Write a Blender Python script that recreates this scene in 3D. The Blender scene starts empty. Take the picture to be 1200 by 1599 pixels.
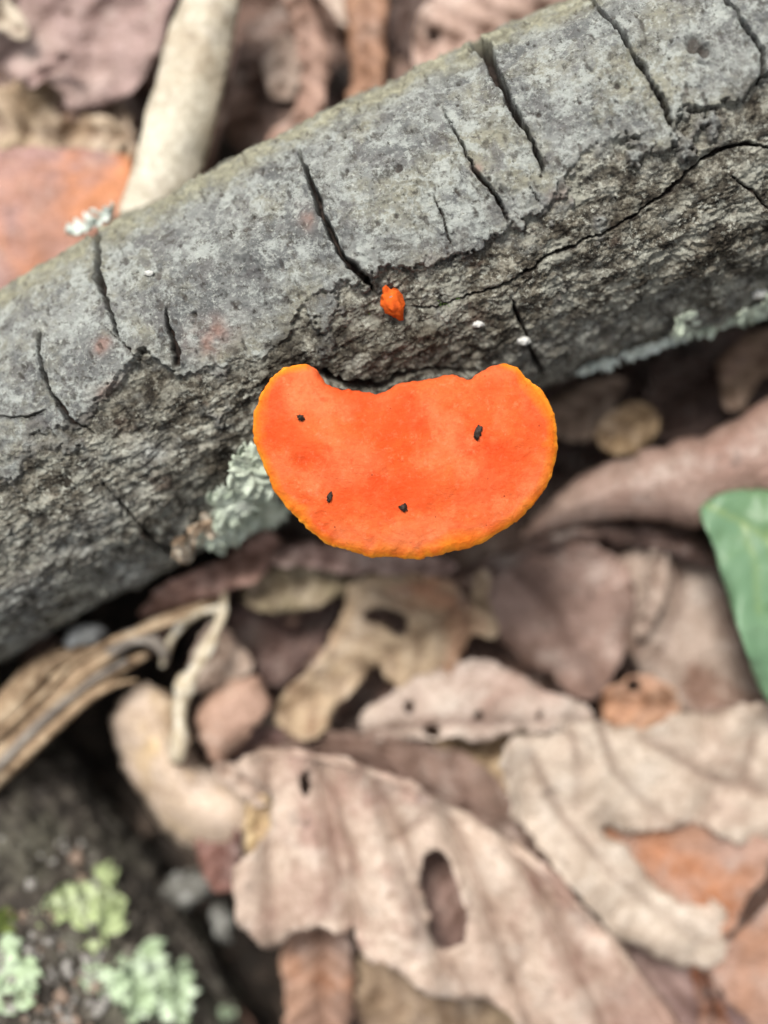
import bpy, bmesh, math, random
import numpy as np
from mathutils import Vector, geometry

# 1 Blender unit = 1 cm (close-up of a forest floor seen from above)
scene = bpy.context.scene
scene.unit_settings.system = 'METRIC'
scene.unit_settings.scale_length = 0.01
random.seed(7)
RNG = np.random.default_rng(7)
R = math.radians

# ------------------------------------------------------------------ camera
CAM_D = 18.0                                   # lens to the fungus, cm
cd = bpy.data.cameras.new('camera')
cam = bpy.data.objects.new('camera', cd)
scene.collection.objects.link(cam)
cam.location = (0, 0, CAM_D)
cam.rotation_euler = (0, 0, 0)
cd.sensor_fit = 'VERTICAL'
cd.sensor_height = 36.0
cd.sensor_width = 27.0
cd.lens = 36.0 * CAM_D / 15.99
cd.clip_start = 0.1
cd.clip_end = 5000
cd.dof.use_dof = True
cd.dof.focus_distance = CAM_D - 0.10
cd.dof.aperture_fstop = cd.lens * 1e-3 / 1.0   # entrance pupil 1 cm
scene.camera = cam

# ------------------------------------------------------------------ world, sun, exposure
SUN_EL, SUN_AZ = R(60), R(-25)                 # azimuth from +Y towards +X
world = bpy.data.worlds.new('World')
scene.world = world
world.use_nodes = True
wn = world.node_tree
sky = wn.nodes.new('ShaderNodeTexSky')
sky.sky_type = 'NISHITA'
sky.sun_disc = False
sky.sun_elevation = SUN_EL
sky.sun_rotation = SUN_AZ
sky.air_density = 1.0
sky.dust_density = 4.0
hs = wn.nodes.new('ShaderNodeHueSaturation')   # hazy overcast: sky nearly colourless
hs.inputs['Saturation'].default_value = 0.12
bg = wn.nodes['Background']
bg.inputs['Strength'].default_value = 0.078
wn.links.new(sky.outputs[0], hs.inputs['Color'])
wn.links.new(hs.outputs[0], bg.inputs['Color'])

sd = bpy.data.lights.new('sun', 'SUN')
sd.energy = 2.0
sd.angle = R(16)
sd.color = (1.0, 0.95, 0.88)
sun = bpy.data.objects.new('sun', sd)
scene.collection.objects.link(sun)
sdir = Vector((math.sin(SUN_AZ) * math.cos(SUN_EL), math.cos(SUN_AZ) * math.cos(SUN_EL), math.sin(SUN_EL)))
sun.rotation_euler = sdir.to_track_quat('Z', 'Y').to_euler()
sun.location = sdir * 60

vs = scene.view_settings
vs.view_transform = 'Standard'
vs.look = 'None'
vs.gamma = 1.0
vs.exposure = 1.05
scene.cycles.use_denoising = True
scene.cycles.use_adaptive_sampling = True
scene.cycles.adaptive_threshold = 0.02
scene.cycles.max_bounces = 4
scene.cycles.diffuse_bounces = 2
scene.cycles.caustics_reflective = False
scene.cycles.caustics_refractive = False

# ------------------------------------------------------------------ numpy noise
_perm = RNG.permutation(256).astype(np.int32)
PERM = np.concatenate([_perm, _perm, _perm])
_g = RNG.normal(size=(256, 3)); GRAD = (_g / np.linalg.norm(_g, axis=1)[:, None]).astype(np.float32)

GX, GY, GZ = (np.ascontiguousarray(GRAD[:, k]) for k in range(3))
_f = lambda t: t * t * t * (t * (t * 6 - 15) + 10)
def perlin(x, y, z):
    x = np.asarray(x, np.float32); y = np.asarray(y, np.float32)
    l = lambda a, b, t: a + t * (b - a)
    if np.ndim(z) == 0:                            # a flat slice: 4 corners
        x, y = np.broadcast_arrays(x, y)
        k = int(math.floor(float(z) * 7.0)) & 255
        xi = np.floor(x).astype(np.int32); yi = np.floor(y).astype(np.int32)
        xf = x - xi; yf = y - yi
        xi &= 255; yi &= 255; u, v = _f(xf), _f(yf)
        P0, P1 = PERM.take(xi), PERM.take(xi + 1)
        def g(p, a, b):
            h = PERM.take(PERM.take(p + yi + b) + k)
            return GX.take(h) * (xf - a) + GY.take(h) * (yf - b)
        return 2.0 * l(l(g(P0, 0, 0), g(P1, 1, 0), u), l(g(P0, 0, 1), g(P1, 1, 1), u), v)
    x, y, z = np.broadcast_arrays(x, y, np.asarray(z, np.float32))
    xi = np.floor(x).astype(np.int32); yi = np.floor(y).astype(np.int32); zi = np.floor(z).astype(np.int32)
    xf = x - xi; yf = y - yi; zf = z - zi
    xi &= 255; yi &= 255; zi &= 255
    u, v, w = _f(xf), _f(yf), _f(zf)
    def g(a, b, c):
        h = PERM.take(PERM.take(PERM.take(xi + a) + yi + b) + zi + c)
        return GX.take(h) * (xf - a) + GY.take(h) * (yf - b) + GZ.take(h) * (zf - c)
    return 1.6 * l(l(l(g(0,0,0), g(1,0,0), u), l(g(0,1,0), g(1,1,0), u), v),
                   l(l(g(0,0,1), g(1,0,1), u), l(g(0,1,1), g(1,1,1), u), v), w)

def fbm(x, y, z, f=1.0, o=4, gain=0.5, ridged=False):
    t = 0; a = 1.0; tot = 0
    for i in range(o):
        n = perlin(x * f + 17.3 * i, y * f + 5.1 * i, z * f + 9.7 * i)
        if ridged: n = 1 - 2 * np.abs(n)
        t = t + a * n; tot += a; a *= gain; f *= 2.03
    return t / tot

def sstep(a, b, x):
    t = np.clip((x - a) / (b - a), 0, 1)
    return t * t * (3 - 2 * t)

def polydist(X, Y, poly):
    """distance to a polyline and position 0..1 along it"""
    P = np.asarray(poly, float)
    best = np.full(X.shape, 1e9); pos = np.zeros(X.shape)
    n = len(P) - 1
    for i in range(n):
        a, b = P[i], P[i + 1]
        d = b - a; L = max((d ** 2).sum(), 1e-9)
        t = np.clip(((X - a[0]) * d[0] + (Y - a[1]) * d[1]) / L, 0, 1)
        q = np.hypot(X - a[0] - t * d[0], Y - a[1] - t * d[1])
        m = q < best
        best = np.where(m, q, best); pos = np.where(m, (i + t) / n, pos)
    return best, pos

def inside(X, Y, poly):
    P = np.asarray(poly, float); r = np.zeros(X.shape, bool)
    x1, y1 = P[-1]
    for x2, y2 in P:
        c = ((y1 > Y) != (y2 > Y))
        if y1 != y2:
            r ^= c & (X < (x2 - x1) * (Y - y1) / (y2 - y1) + x1)
        x1, y1 = x2, y2
    return r

def chaikin(P, n=2, closed=True):
    P = np.asarray(P, float)
    for _ in range(n):
        Q = np.roll(P, -1, 0) if closed else P[1:]
        A = P if closed else P[:-1]
        new = np.empty((len(A) * 2, P.shape[1]))
        new[0::2] = .75 * A + .25 * Q; new[1::2] = .25 * A + .75 * Q
        if not closed: new = np.vstack([P[:1], new, P[-1:]])
        P = new
    return P

def resample(P, step, closed=True):
    P = np.asarray(P, float)
    if closed: P = np.vstack([P, P[:1]])
    L = np.concatenate([[0], np.cumsum(np.linalg.norm(np.diff(P, axis=0), axis=1))])
    n = max(4, int(L[-1] / step))
    t = np.linspace(0, L[-1], n, endpoint=not closed)
    return np.stack([np.interp(t, L, P[:, k]) for k in range(P.shape[1])], 1)

# a place seen in direction (px, py) of the picture and lying at height z, in cm
def XY(px, py, z):
    s = (CAM_D - np.asarray(z)) / CAM_D / 100.0
    return (np.asarray(px) - 600) * s, (799.5 - np.asarray(py)) * s
def W(px, py, z):
    x, y = XY(px, py, z)
    return Vector((float(x), float(y), float(z)))

def lin(c):
    return tuple((v / 255 / 12.92) if v / 255 <= .04045 else ((v / 255 + .055) / 1.055) ** 2.4 for v in c)

# ------------------------------------------------------------------ object helpers
COL = scene.collection
def tag(o, label, cat, group=None):
    o['label'] = label; o['category'] = cat
    if group: o['group'] = group
    return o
def empty(name, loc):
    e = bpy.data.objects.new(name, None); e.empty_display_size = .3
    e.location = loc; COL.objects.link(e); return e
def link(name, me, mat, parent=None):
    o = bpy.data.objects.new(name, me); COL.objects.link(o)
    if mat: me.materials.clear(); me.materials.append(mat)
    if parent: o.parent = parent
    return o
def npmesh(name, V, F, attrs=None, smooth=True, normals=None):
    """V (n,3), F (m,k) with k = 3 or 4"""
    V = np.asarray(V, np.float32); F = np.asarray(F, np.int32)
    me = bpy.data.meshes.new(name)
    k = F.shape[1]
    me.vertices.add(len(V)); me.vertices.foreach_set('co', V.ravel())
    me.loops.add(F.size); me.loops.foreach_set('vertex_index', F.ravel())
    me.polygons.add(len(F)); me.polygons.foreach_set('loop_start', np.arange(0, F.size, k, dtype=np.int32))
    if smooth: me.polygons.foreach_set('use_smooth', np.ones(len(F), bool))
    for n, a in (attrs or {}).items():
        at = me.attributes.new(n, 'FLOAT', 'POINT'); at.data.foreach_set('value', np.asarray(a, np.float32).ravel())
    me.update(calc_edges=True); me.validate()
    if normals is not None:
        me.normals_split_custom_set_from_vertices(np.asarray(normals, np.float32))
    return me
def submesh(name, V, F, keep, attrs, normals, origin):
    f = F[keep]
    ids, inv = np.unique(f.ravel(), return_inverse=True)
    return npmesh(name, V[ids] - np.asarray(origin), inv.reshape(f.shape), {k: a[ids] for k, a in attrs.items()}, True,
                  None if normals is None else normals[ids])
def vnormals(V, F):
    N = np.zeros_like(V)
    a, b, c = V[F[:, 0]], V[F[:, 1]], V[F[:, 2]]
    if F.shape[1] == 4:
        fn = np.cross(V[F[:, 2]] - a, V[F[:, 3]] - b)
    else: fn = np.cross(b - a, c - a)
    for k in range(F.shape[1]):
        for j in range(3):
            N[:, j] += np.bincount(F[:, k], fn[:, j], len(V))
    return N / np.maximum(np.linalg.norm(N, axis=1), 1e-9)[:, None]

def tube(pts, rads, seg=10, rough=0.0, seed=0, caps=True):
    P = np.asarray(pts, float); n = len(P)
    rads = np.interp(np.linspace(0, 1, n), np.linspace(0, 1, len(rads)), rads)
    T = np.gradient(P, axis=0); T /= np.linalg.norm(T, axis=1)[:, None]
    up = np.array([0, 0, 1.0]); S = np.cross(T, up)
    S /= np.maximum(np.linalg.norm(S, axis=1), 1e-6)[:, None]; N = np.cross(S, T)
    a = np.linspace(0, 2 * np.pi, seg, endpoint=False)
    V = P[:, None] + rads[:, None, None] * (np.cos(a)[None, :, None] * N[:, None] + np.sin(a)[None, :, None] * S[:, None])
    if rough:
        q = fbm(V[..., 0] + seed, V[..., 1], V[..., 2], 2.2, 4, .6) + .5 * perlin(np.cos(a)[None, :] * 2.3 + seed, np.sin(a)[None, :] * 2.3 + 0 * V[..., 0], 0.0)
        V = P[:, None] + (V - P[:, None]) * (1 + rough * q)[..., None]
    V = V.reshape(-1, 3)
    F = []
    for i in range(n - 1):
        for j in range(seg):
            k = (j + 1) % seg
            F.append((i * seg + j, (i + 1) * seg + j, (i + 1) * seg + k, i * seg + k))
    if caps:
        V = np.vstack([V, P[0], P[-1]]); c0, c1 = len(V) - 2, len(V) - 1
        for j in range(seg):
            k = (j + 1) % seg
            F.append((c0, j, k, k)); F.append((c1, (n - 1) * seg + k, (n - 1) * seg + j, (n - 1) * seg + j))
    return V, F
def tubemesh(name, *a, origin=(0, 0, 0), **k):
    V, F = tube(*a, **k)
    me = bpy.data.meshes.new(name)
    me.from_pydata([tuple(v) for v in V - np.asarray(origin)], [], [tuple(dict.fromkeys(f)) for f in F])
    me.polygons.foreach_set('use_smooth', [True] * len(me.polygons)); me.update()
    return me
def lump(name, r, origin_shift=(0, 0, 0), squash=(1, 1, 1), rough=.35, freq=1.2, seed=0, sub=3):
    bm = bmesh.new(); bmesh.ops.create_icosphere(bm, subdivisions=sub, radius=1)
    for v in bm.verts:
        c = v.co
        q = float(fbm(c.x + seed * 3.1, c.y, c.z, freq, 3)) * rough
        v.co = Vector((c.x * squash[0], c.y * squash[1], c.z * squash[2])) * r * (1 + q) + Vector(origin_shift)
    me = bpy.data.meshes.new(name); bm.to_mesh(me); bm.free()
    me.polygons.foreach_set('use_smooth', [True] * len(me.polygons))
    return me

# ------------------------------------------------------------------ materials
class NT:
    def __init__(s, name):
        s.m = bpy.data.materials.new(name); s.m.use_nodes = True
        s.t = s.m.node_tree; s.b = s.t.nodes['Principled BSDF']
        s.co = s.t.nodes.new('ShaderNodeTexCoord').outputs['Object']
        s.seed = random.uniform(0, 50)
        mp = s.t.nodes.new('ShaderNodeMapping'); mp.inputs['Location'].default_value = (s.seed, s.seed * .7, s.seed * .3)
        s.t.links.new(s.co, mp.inputs['Vector']); s.co = mp.outputs[0]
    def set(s, **k):
        for a, v in k.items(): s.b.inputs[a.replace('_', ' ')].default_value = v
    def noise(s, scale, detail=4, rough=.55, dist=0, vec=None):
        n = s.t.nodes.new('ShaderNodeTexNoise'); n.inputs['Scale'].default_value = scale
        n.inputs['Detail'].default_value = min(detail, 5); n.inputs['Roughness'].default_value = rough
        n.inputs['Distortion'].default_value = dist
        s.t.links.new(vec or s.co, n.inputs['Vector']); return n.outputs['Fac']
    def voro(s, scale, feature='F1', rand=1):
        n = s.t.nodes.new('ShaderNodeTexVoronoi'); n.inputs['Scale'].default_value = scale; n.feature = feature
        n.inputs['Randomness'].default_value = rand
        s.t.links.new(s.co, n.inputs['Vector']); return n.outputs['Distance']
    def stretch(s, v, rot=(0, 0, 0)):
        mp = s.t.nodes.new('ShaderNodeMapping'); mp.inputs['Scale'].default_value = v; mp.inputs['Rotation'].default_value = rot
        s.t.links.new(s.co, mp.inputs['Vector']); return mp.outputs[0]
    def attr(s, n):
        a = s.t.nodes.new('ShaderNodeAttribute'); a.attribute_name = n; return a.outputs['Fac']
    def ramp(s, fac, stops):
        r = s.t.nodes.new('ShaderNodeValToRGB'); e = r.color_ramp.elements
        while len(e) < len(stops): e.new(.5)
        for q, (p, c) in zip(e, stops):
            q.position = p; q.color = (*c, 1) if not isinstance(c, (int, float)) else (c, c, c, 1)
        s.t.links.new(fac, r.inputs[0]); return r.outputs[0]
    def mix(s, fac, a, b, mode='MIX'):
        m = s.t.nodes.new('ShaderNodeMix'); m.data_type = 'RGBA'; m.blend_type = mode
        for v, i in ((fac, 0), (a, 6), (b, 7)):
            if isinstance(v, (int, float)): m.inputs[i].default_value = v if i == 0 else (v, v, v, 1)
            elif isinstance(v, tuple): m.inputs[i].default_value = (*v, 1)
            else: s.t.links.new(v, m.inputs[i])
        return m.outputs[2]
    def math(s, op, a, b=0.0):
        m = s.t.nodes.new('ShaderNodeMath'); m.operation = op
        for i, v in enumerate((a, b)):
            if isinstance(v, (int, float)): m.inputs[i].default_value = v
            else: s.t.links.new(v, m.inputs[i])
        return m.outputs[0]
    def color(s, c): s.t.links.new(c, s.b.inputs['Base Color'])
    def bump(s, h, strength=.5, dist=.02):
        b = s.t.nodes.new('ShaderNodeBump'); b.inputs['Strength'].default_value = strength
        b.inputs['Distance'].default_value = dist
        s.t.links.new(h, b.inputs['Height']); s.t.links.new(b.outputs[0], s.b.inputs['Normal'])

def leaf_mat(name, c1, c2, c3=None, vein=None, spots=.35, rough=.55, k=1.0, scale=.55, mottle=1.0):
    """c1, c2 main tones, c3 blotches, vein tone; sRGB triples"""
    f = lambda c: tuple(min(.85, v * k * t) for v, t in zip(lin(c), (1.0, 1.02, 1.0)))
    s = NT(name)
    col = s.mix(s.ramp(s.noise(scale, 3, .6), [(.36, 0.0), (.64, 1.0)]), f(c1), f(c2))
    if c3: col = s.mix(s.ramp(s.noise(scale * .8, 4, .65, .6), [(.50, 0.0), (.62, 1.0)]), col, f(c3))
    # mottling of the dead blade
    col = s.mix(s.ramp(s.noise(1.5, 6, .7, .3), [(.46, 0.0), (.62, .55 * mottle)]), col, s.mix(1.0, col, (.62, .57, .53), 'MULTIPLY'))
    col = s.mix(s.ramp(s.noise(1.1, 5, .7), [(.52, 0.0), (.66, .5 * mottle)]), col, s.mix(.5, col, (.62, .57, .52)))
    col = s.mix(s.ramp(s.noise(6.5, 6, .75), [(.32, .8 * mottle), (.6, .0)]), col, s.mix(1.0, col, (.57, .52, .47), 'MULTIPLY'))
    col = s.mix(s.ramp(s.noise(2.3, 3, .6), [(.63, 0.0), (.69, spots)]), col, (.05, .035, .03))
    v = s.attr('vein')
    col = s.mix(s.math('MULTIPLY', v, .95), col, f(vein) if vein else s.mix(1.0, col, (.36, .29, .26), 'MULTIPLY'))
    s.color(col)
    h = s.math('ADD', s.math('MULTIPLY', s.voro(7, 'DISTANCE_TO_EDGE'), 1.2), s.noise(9, 5, .6))
    s.bump(h, .6 * mottle, .05)
    s.set(Roughness=rough); s.b.inputs['Specular IOR Level'].default_value = .35
    return s.m

def bark_mat():
    s = NT('weathered_bark')
    bark, crk = s.attr('bark'), s.attr('crack')
    long_ = s.stretch((1, 1, 1))
    g = s.mix(s.ramp(s.noise(1.0, 5, .7, .3), [(.40, 0.0), (.60, 1.0)]), (.125, .130, .128), (.255, .265, .25))
    g = s.mix(s.ramp(s.noise(.8, 5, .7), [(.48, 0.0), (.64, .75)]), g, (.27, .26, .19))        # yellowish algae
    g = s.mix(s.ramp(s.noise(2.6, 5, .75, .2), [(.50, 0.0), (.58, .8)]), g, (.37, .395, .37))   # pale crust
    g = s.mix(s.ramp(s.noise(6.0, 5, .75, .2), [(.52, 0.0), (.60, .55)]), g, (.40, .42, .39))
    g = s.mix(s.ramp(s.noise(1.7, 5, .75, .3), [(.54, 0.0), (.63, .7)]), g, (.105, .10, .10))  # dull grey patches
    g = s.mix(s.ramp(s.noise(3.6, 5, .75), [(.55, 0.0), (.64, .75)]), g, (.07, .064, .055))
    g = s.mix(s.ramp(s.noise(10, 5, .7), [(.57, 0.0), (.66, .85)]), g, (.042, .038, .033))      # dark freckles
    g = s.mix(s.ramp(s.noise(13, 5, .7), [(.58, 0.0), (.68, .7)]), g, (.50, .52, .47))
    g = s.mix(s.attr('pink'), g, (.30, .185, .15))
    g = s.mix(s.attr('dust'), g, s.ramp(s.noise(6, 4, .7), [(.3, (.13, .12, .085)), (.7, (.42, .41, .29))]))
    # decayed flank
    f = s.ramp(s.noise(3.2, 9, .78), [(.32, (.012, .010, .008)), (.44, (.062, .055, .043)), (.53, (.165, .155, .125)), (.64, (.40, .395, .335))])
    f = s.mix(s.ramp(s.noise(.8, 5, .6), [(.40, .75), (.58, 0.0)]), f, s.mix(1.0, f, (.58, .53, .48), 'MULTIPLY'))
    f = s.mix(s.ramp(s.noise(2.0, 8, .75), [(.51, 0.0), (.59, .75)]), f, (.33, .33, .28))
    f = s.mix(s.ramp(s.noise(7, 6, .75), [(.55, 0.0), (.63, .75)]), f, (.48, .485, .42))
    f = s.mix(s.ramp(s.noise(1.3, 5, .6), [(.61, 0.0), (.70, .45)]), f, (.12, .075, .055))
    f = s.mix(s.math('MULTIPLY', s.attr('bark2'), .8), f, s.ramp(s.noise(4.5, 8, .75), [(.32, (.05, .042, .036)), (.5, (.15, .14, .125)), (.66, (.34, .335, .31))]))
    f = s.mix(s.attr('pale'), f, s.ramp(s.noise(3.5, 5, .75), [(.34, (.03, .028, .024)), (.48, (.15, .145, .13)), (.62, (.40, .41, .38))]))
    col = s.mix(s.attr('tone'), f, g)
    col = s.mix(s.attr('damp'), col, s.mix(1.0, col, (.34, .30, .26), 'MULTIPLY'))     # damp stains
    col = s.mix(crk, col, s.ramp(s.noise(6, 3), [(.35, (.018, .014, .012)), (.7, (.055, .038, .03))]))
    s.color(col)
    s.bump(s.math('ADD', s.noise(13, 7, .75), s.math('MULTIPLY', s.noise(34, 4, .7), .5)), .9, .05)
    s.set(Roughness=.85); s.b.inputs['Specular IOR Level'].default_value = .25
    return s.m

def plain_mat(name, stops, scale=3, bump=.5, rough=.8, dist=.04, detail=6, b2=9):
    s = NT(name)
    s.color(s.ramp(s.noise(scale, detail, .65), stops)); s.bump(s.noise(b2, 6, .7), bump, dist)
    s.set(Roughness=rough); s.b.inputs['Specular IOR Level'].default_value = .25
    return s.m

# ------------------------------------------------------------------ the ground
def build_ground():
    n = 220
    t = np.linspace(-1, 1, n); g = np.sign(t) * (np.abs(t) * 26 + np.abs(t) ** 9 * 374)
    X, Y = np.meshgrid(g, g, indexing='ij')
    Z = -7.4 + .55 * fbm(X, Y, 0 * X, .16, 4) + .18 * fbm(X, Y, 3 + 0 * X, 1.3, 3)
    V = np.stack([X, Y, Z], -1).reshape(-1, 3)
    i = np.arange(n * n).reshape(n, n)
    F = np.stack([i[:-1, :-1], i[1:, :-1], i[1:, 1:], i[:-1, 1:]], -1).reshape(-1, 4)
    m = plain_mat('forest_soil', [(.3, (.010, .008, .006)), (.55, (.022, .016, .012)), (.75, (.055, .042, .032))], 2.2, .8)
    o = link('ground', npmesh('ground', V, F), m); o['kind'] = 'structure'
build_ground()

# ------------------------------------------------------------------ logs
class Log:
    R0 = 3.0
    def __init__(s, ctrl):
        C = np.array([[*XY(a, b, z), z, r] for a, b, z, r in ctrl])
        # Catmull-Rom through the control points
        E = np.vstack([2 * C[0] - C[1], C, 2 * C[-1] - C[-2]]); out = []
        for i in range(1, len(E) - 2):
            t = np.linspace(0, 1, 60, endpoint=False)[:, None]
            p0, p1, p2, p3 = E[i - 1], E[i], E[i + 1], E[i + 2]
            out.append(.5 * (2 * p1 + (p2 - p0) * t + (2 * p0 - 5 * p1 + 4 * p2 - p3) * t ** 2 + (3 * p1 - p0 - 3 * p2 + p3) * t ** 3))
        D = np.vstack(out + [C[-1:]])
        s.A, s.R = D[:, :3], D[:, 3]
        s.u = np.concatenate([[0], np.cumsum(np.linalg.norm(np.diff(s.A, axis=0), axis=1))])
        T = np.gradient(s.A, axis=0); T /= np.linalg.norm(T, axis=1)[:, None]
        S = np.cross(T, [0, 0, 1.0]); S /= np.linalg.norm(S, axis=1)[:, None]
        s.T, s.S, s.N = T, S, np.cross(S, T)
    def at(s, u, th, h=0.0):
        u = np.asarray(u, float); th = np.asarray(th, float)
        I = lambda M: np.stack([np.interp(u, s.u, M[:, k]) for k in range(3)], -1)
        d = np.cos(th)[..., None] * I(s.N) + np.sin(th)[..., None] * I(s.S)
        return I(s.A) + (np.interp(u, s.u, s.R) + h)[..., None] * d, d
    def proj(s, u, th):
        p, _ = s.at(u, th)
        k = CAM_D * 100 / (CAM_D - p[..., 2])
        return 600 + p[..., 0] * k, 799.5 - p[..., 1] * k
    def solve(s, px, py):
        """surface coordinates (u, theta) of the point seen at px, py"""
        if not hasattr(s, 'tab'):
            U, TH = np.meshgrid(np.linspace(0, s.u[-1], 260), np.linspace(-1.45, 1.45, 60), indexing='ij')
            s.tab = (U, TH, *s.proj(U, TH))
        U, TH, PX, PY = s.tab
        k = np.argmin((PX - px) ** 2 + (PY - py) ** 2); u, th = U.flat[k], TH.flat[k]
        for _ in range(5):
            x, y = s.proj(u, th); e = 1e-3
            xu, yu = s.proj(u + e, th); xt, yt = s.proj(u, th + e)
            J = np.array([[xu - x, xt - x], [yu - y, yt - y]]) / e
            if abs(np.linalg.det(J)) < 300: break
            du = np.linalg.solve(J, [px - x, py - y])
            du = np.clip(du, -.1, .1); u += du[0]; th = np.clip(th + du[1], -1.45, 1.45)
        return float(u), float(th)
    def us(s, poly):
        key = tuple((float(p[0]), float(p[1])) for p in poly)
        s.cache = getattr(s, 'cache', {})
        if key not in s.cache: s.cache[key] = s._us(poly)
        return s.cache[key]
    def _us(s, poly):
        return [(q[0], q[1] * s.R0) for q in (s.solve(*p[:2]) for p in poly)]
    def grid(s, ulims, thlims, du, ds, cu, cth):
        u0, u1 = ulims; t0, t1 = thlims
        def axis(lo, a, b, hi, fine, coarse):
            return np.concatenate([np.linspace(lo, a, max(2, int((a - lo) / coarse)), endpoint=False),
                                   np.linspace(a, b, int((b - a) / fine), endpoint=False),
                                   np.linspace(b, hi, max(2, int((hi - b) / coarse)))])
        ua = axis(0, u0, u1, s.u[-1], du, cu)
        ta = axis(-math.pi, t0, t1, math.pi, ds / s.R0, cth)
        return np.meshgrid(ua, ta, indexing='ij')

axis_y = lambda x: 750 + x * (-.6225) + x * x * 45.5 / 360000 if 0 <= x <= 1200 else (750 - .58 * x if x < 0 else 185 - .36 * (x - 1200))
# quadratic through (0,750) (600,422) (1200,185)
LOG = Log([(-1000, 1330, -4.1, 2.75), (-300, 925, -3.7, 2.95), (0, 750, -3.4, 2.98), (300, 577, -3.1, 2.98),
           (600, 424, -2.86, 3.0), (900, 296, -2.62, 3.1), (1200, 187, -2.42, 3.24), (1500, 90, -2.3, 3.3), (2200, -130, -2.1, 3.3)])
CRACKS = [  # points along the crack, widths in px, depth in cm
    ('c1', [(466, 236), (478, 268), (490, 300), (505, 335), (520, 365), (532, 395), (550, 415), (575, 437), (590, 468)], [3, 7, 11, 16, 15, 9], .34),
    ('c2', [(728, 25), (742, 58), (757, 88), (775, 120), (800, 165), (820, 200), (838, 240), (852, 278)], [44, 26, 11, 9, 8, 5], .36),
    ('c3', [(690, 165), (715, 215), (735, 255), (760, 290), (785, 325), (797, 352)], [1, 5, 8, 5], .17),
    ('c4', [(920, 5), (945, 28), (975, 65), (1000, 105), (1025, 145), (1045, 185), (1053, 214)], [4, 8, 11, 10, 6], .28),
    ('c5', [(1085, -25), (1135, 6), (1165, 45), (1187, 75), (1192, 110), (1182, 138)], [6, 9, 9, 6], .26),
    ('c6', [(152, 325), (155, 370), (155, 400), (160, 445), (172, 480), (187, 535)], [14, 16, 15, 9, 4], .27),
    ('c7', [(262, 478), (266, 505), (272, 535), (278, 575)], [3, 9, 12], .2),
    ('c8', [(62, 515), (66, 560), (75, 595), (90, 630), (115, 662), (152, 678)], [5, 10, 10, 7], .22),
    ('c9', [(675, 300), (690, 335), (705, 388)], [2, 3, 4], .1),
    ('c10', [(1230, 228), (1200, 232), (1150, 222), (1082, 258), (1068, 292), (1030, 310), (980, 350), (910, 377), (850, 405), (795, 445), (700, 476), (630, 487)], [5, 6, 9, 4, 5, 6, 3, 4], .18),
    ('c11', [(160, 755), (200, 800), (240, 845), (275, 872)], [5, 9, 11], .22),
    ('c12', [(800, 465), (812, 500), (830, 545), (848, 590)], [3, 12, 14], .28),
    ('c13', [(160, 505), (215, 560), (245, 575)], [1, 3, 1], .05),
    ('c14', [(0, 650), (40, 655), (75, 640)], [3, 4, 2], .1),
    ('c15', [(825, 290), (845, 318)], [2, 3], .08),
    ('contact_shade_groove', [(498, 582), (518, 596), (560, 602), (584, 607), (606, 600), (640, 588), (700, 578), (735, 586)], [10, 20, 22, 22, 12, 8, 10, 14], .32),  # added groove with dark fill, gives the fungus a contact shadow
    ('c17', [(1135, 270), (1180, 300), (1215, 345)], [3, 5, 3], .1),
]
BOUND = [(-900, 1150), (-500, 930), (-200, 800), (0, 705), (60, 668), (110, 664), (165, 622), (200, 578), (235, 556), (275, 585), (330, 578),
         (390, 560), (432, 540), (470, 498), (500, 455), (540, 440), (580, 428), (640, 416), (680, 412), (705, 388), (760, 374),
         (800, 347), (848, 328), (872, 298), (905, 262), (950, 225), (1000, 214), (1052, 203), (1085, 165), (1120, 155), (1160, 140), (1190, 112),
         (1240, 90), (1400, 40), (1800, -60)]

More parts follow.
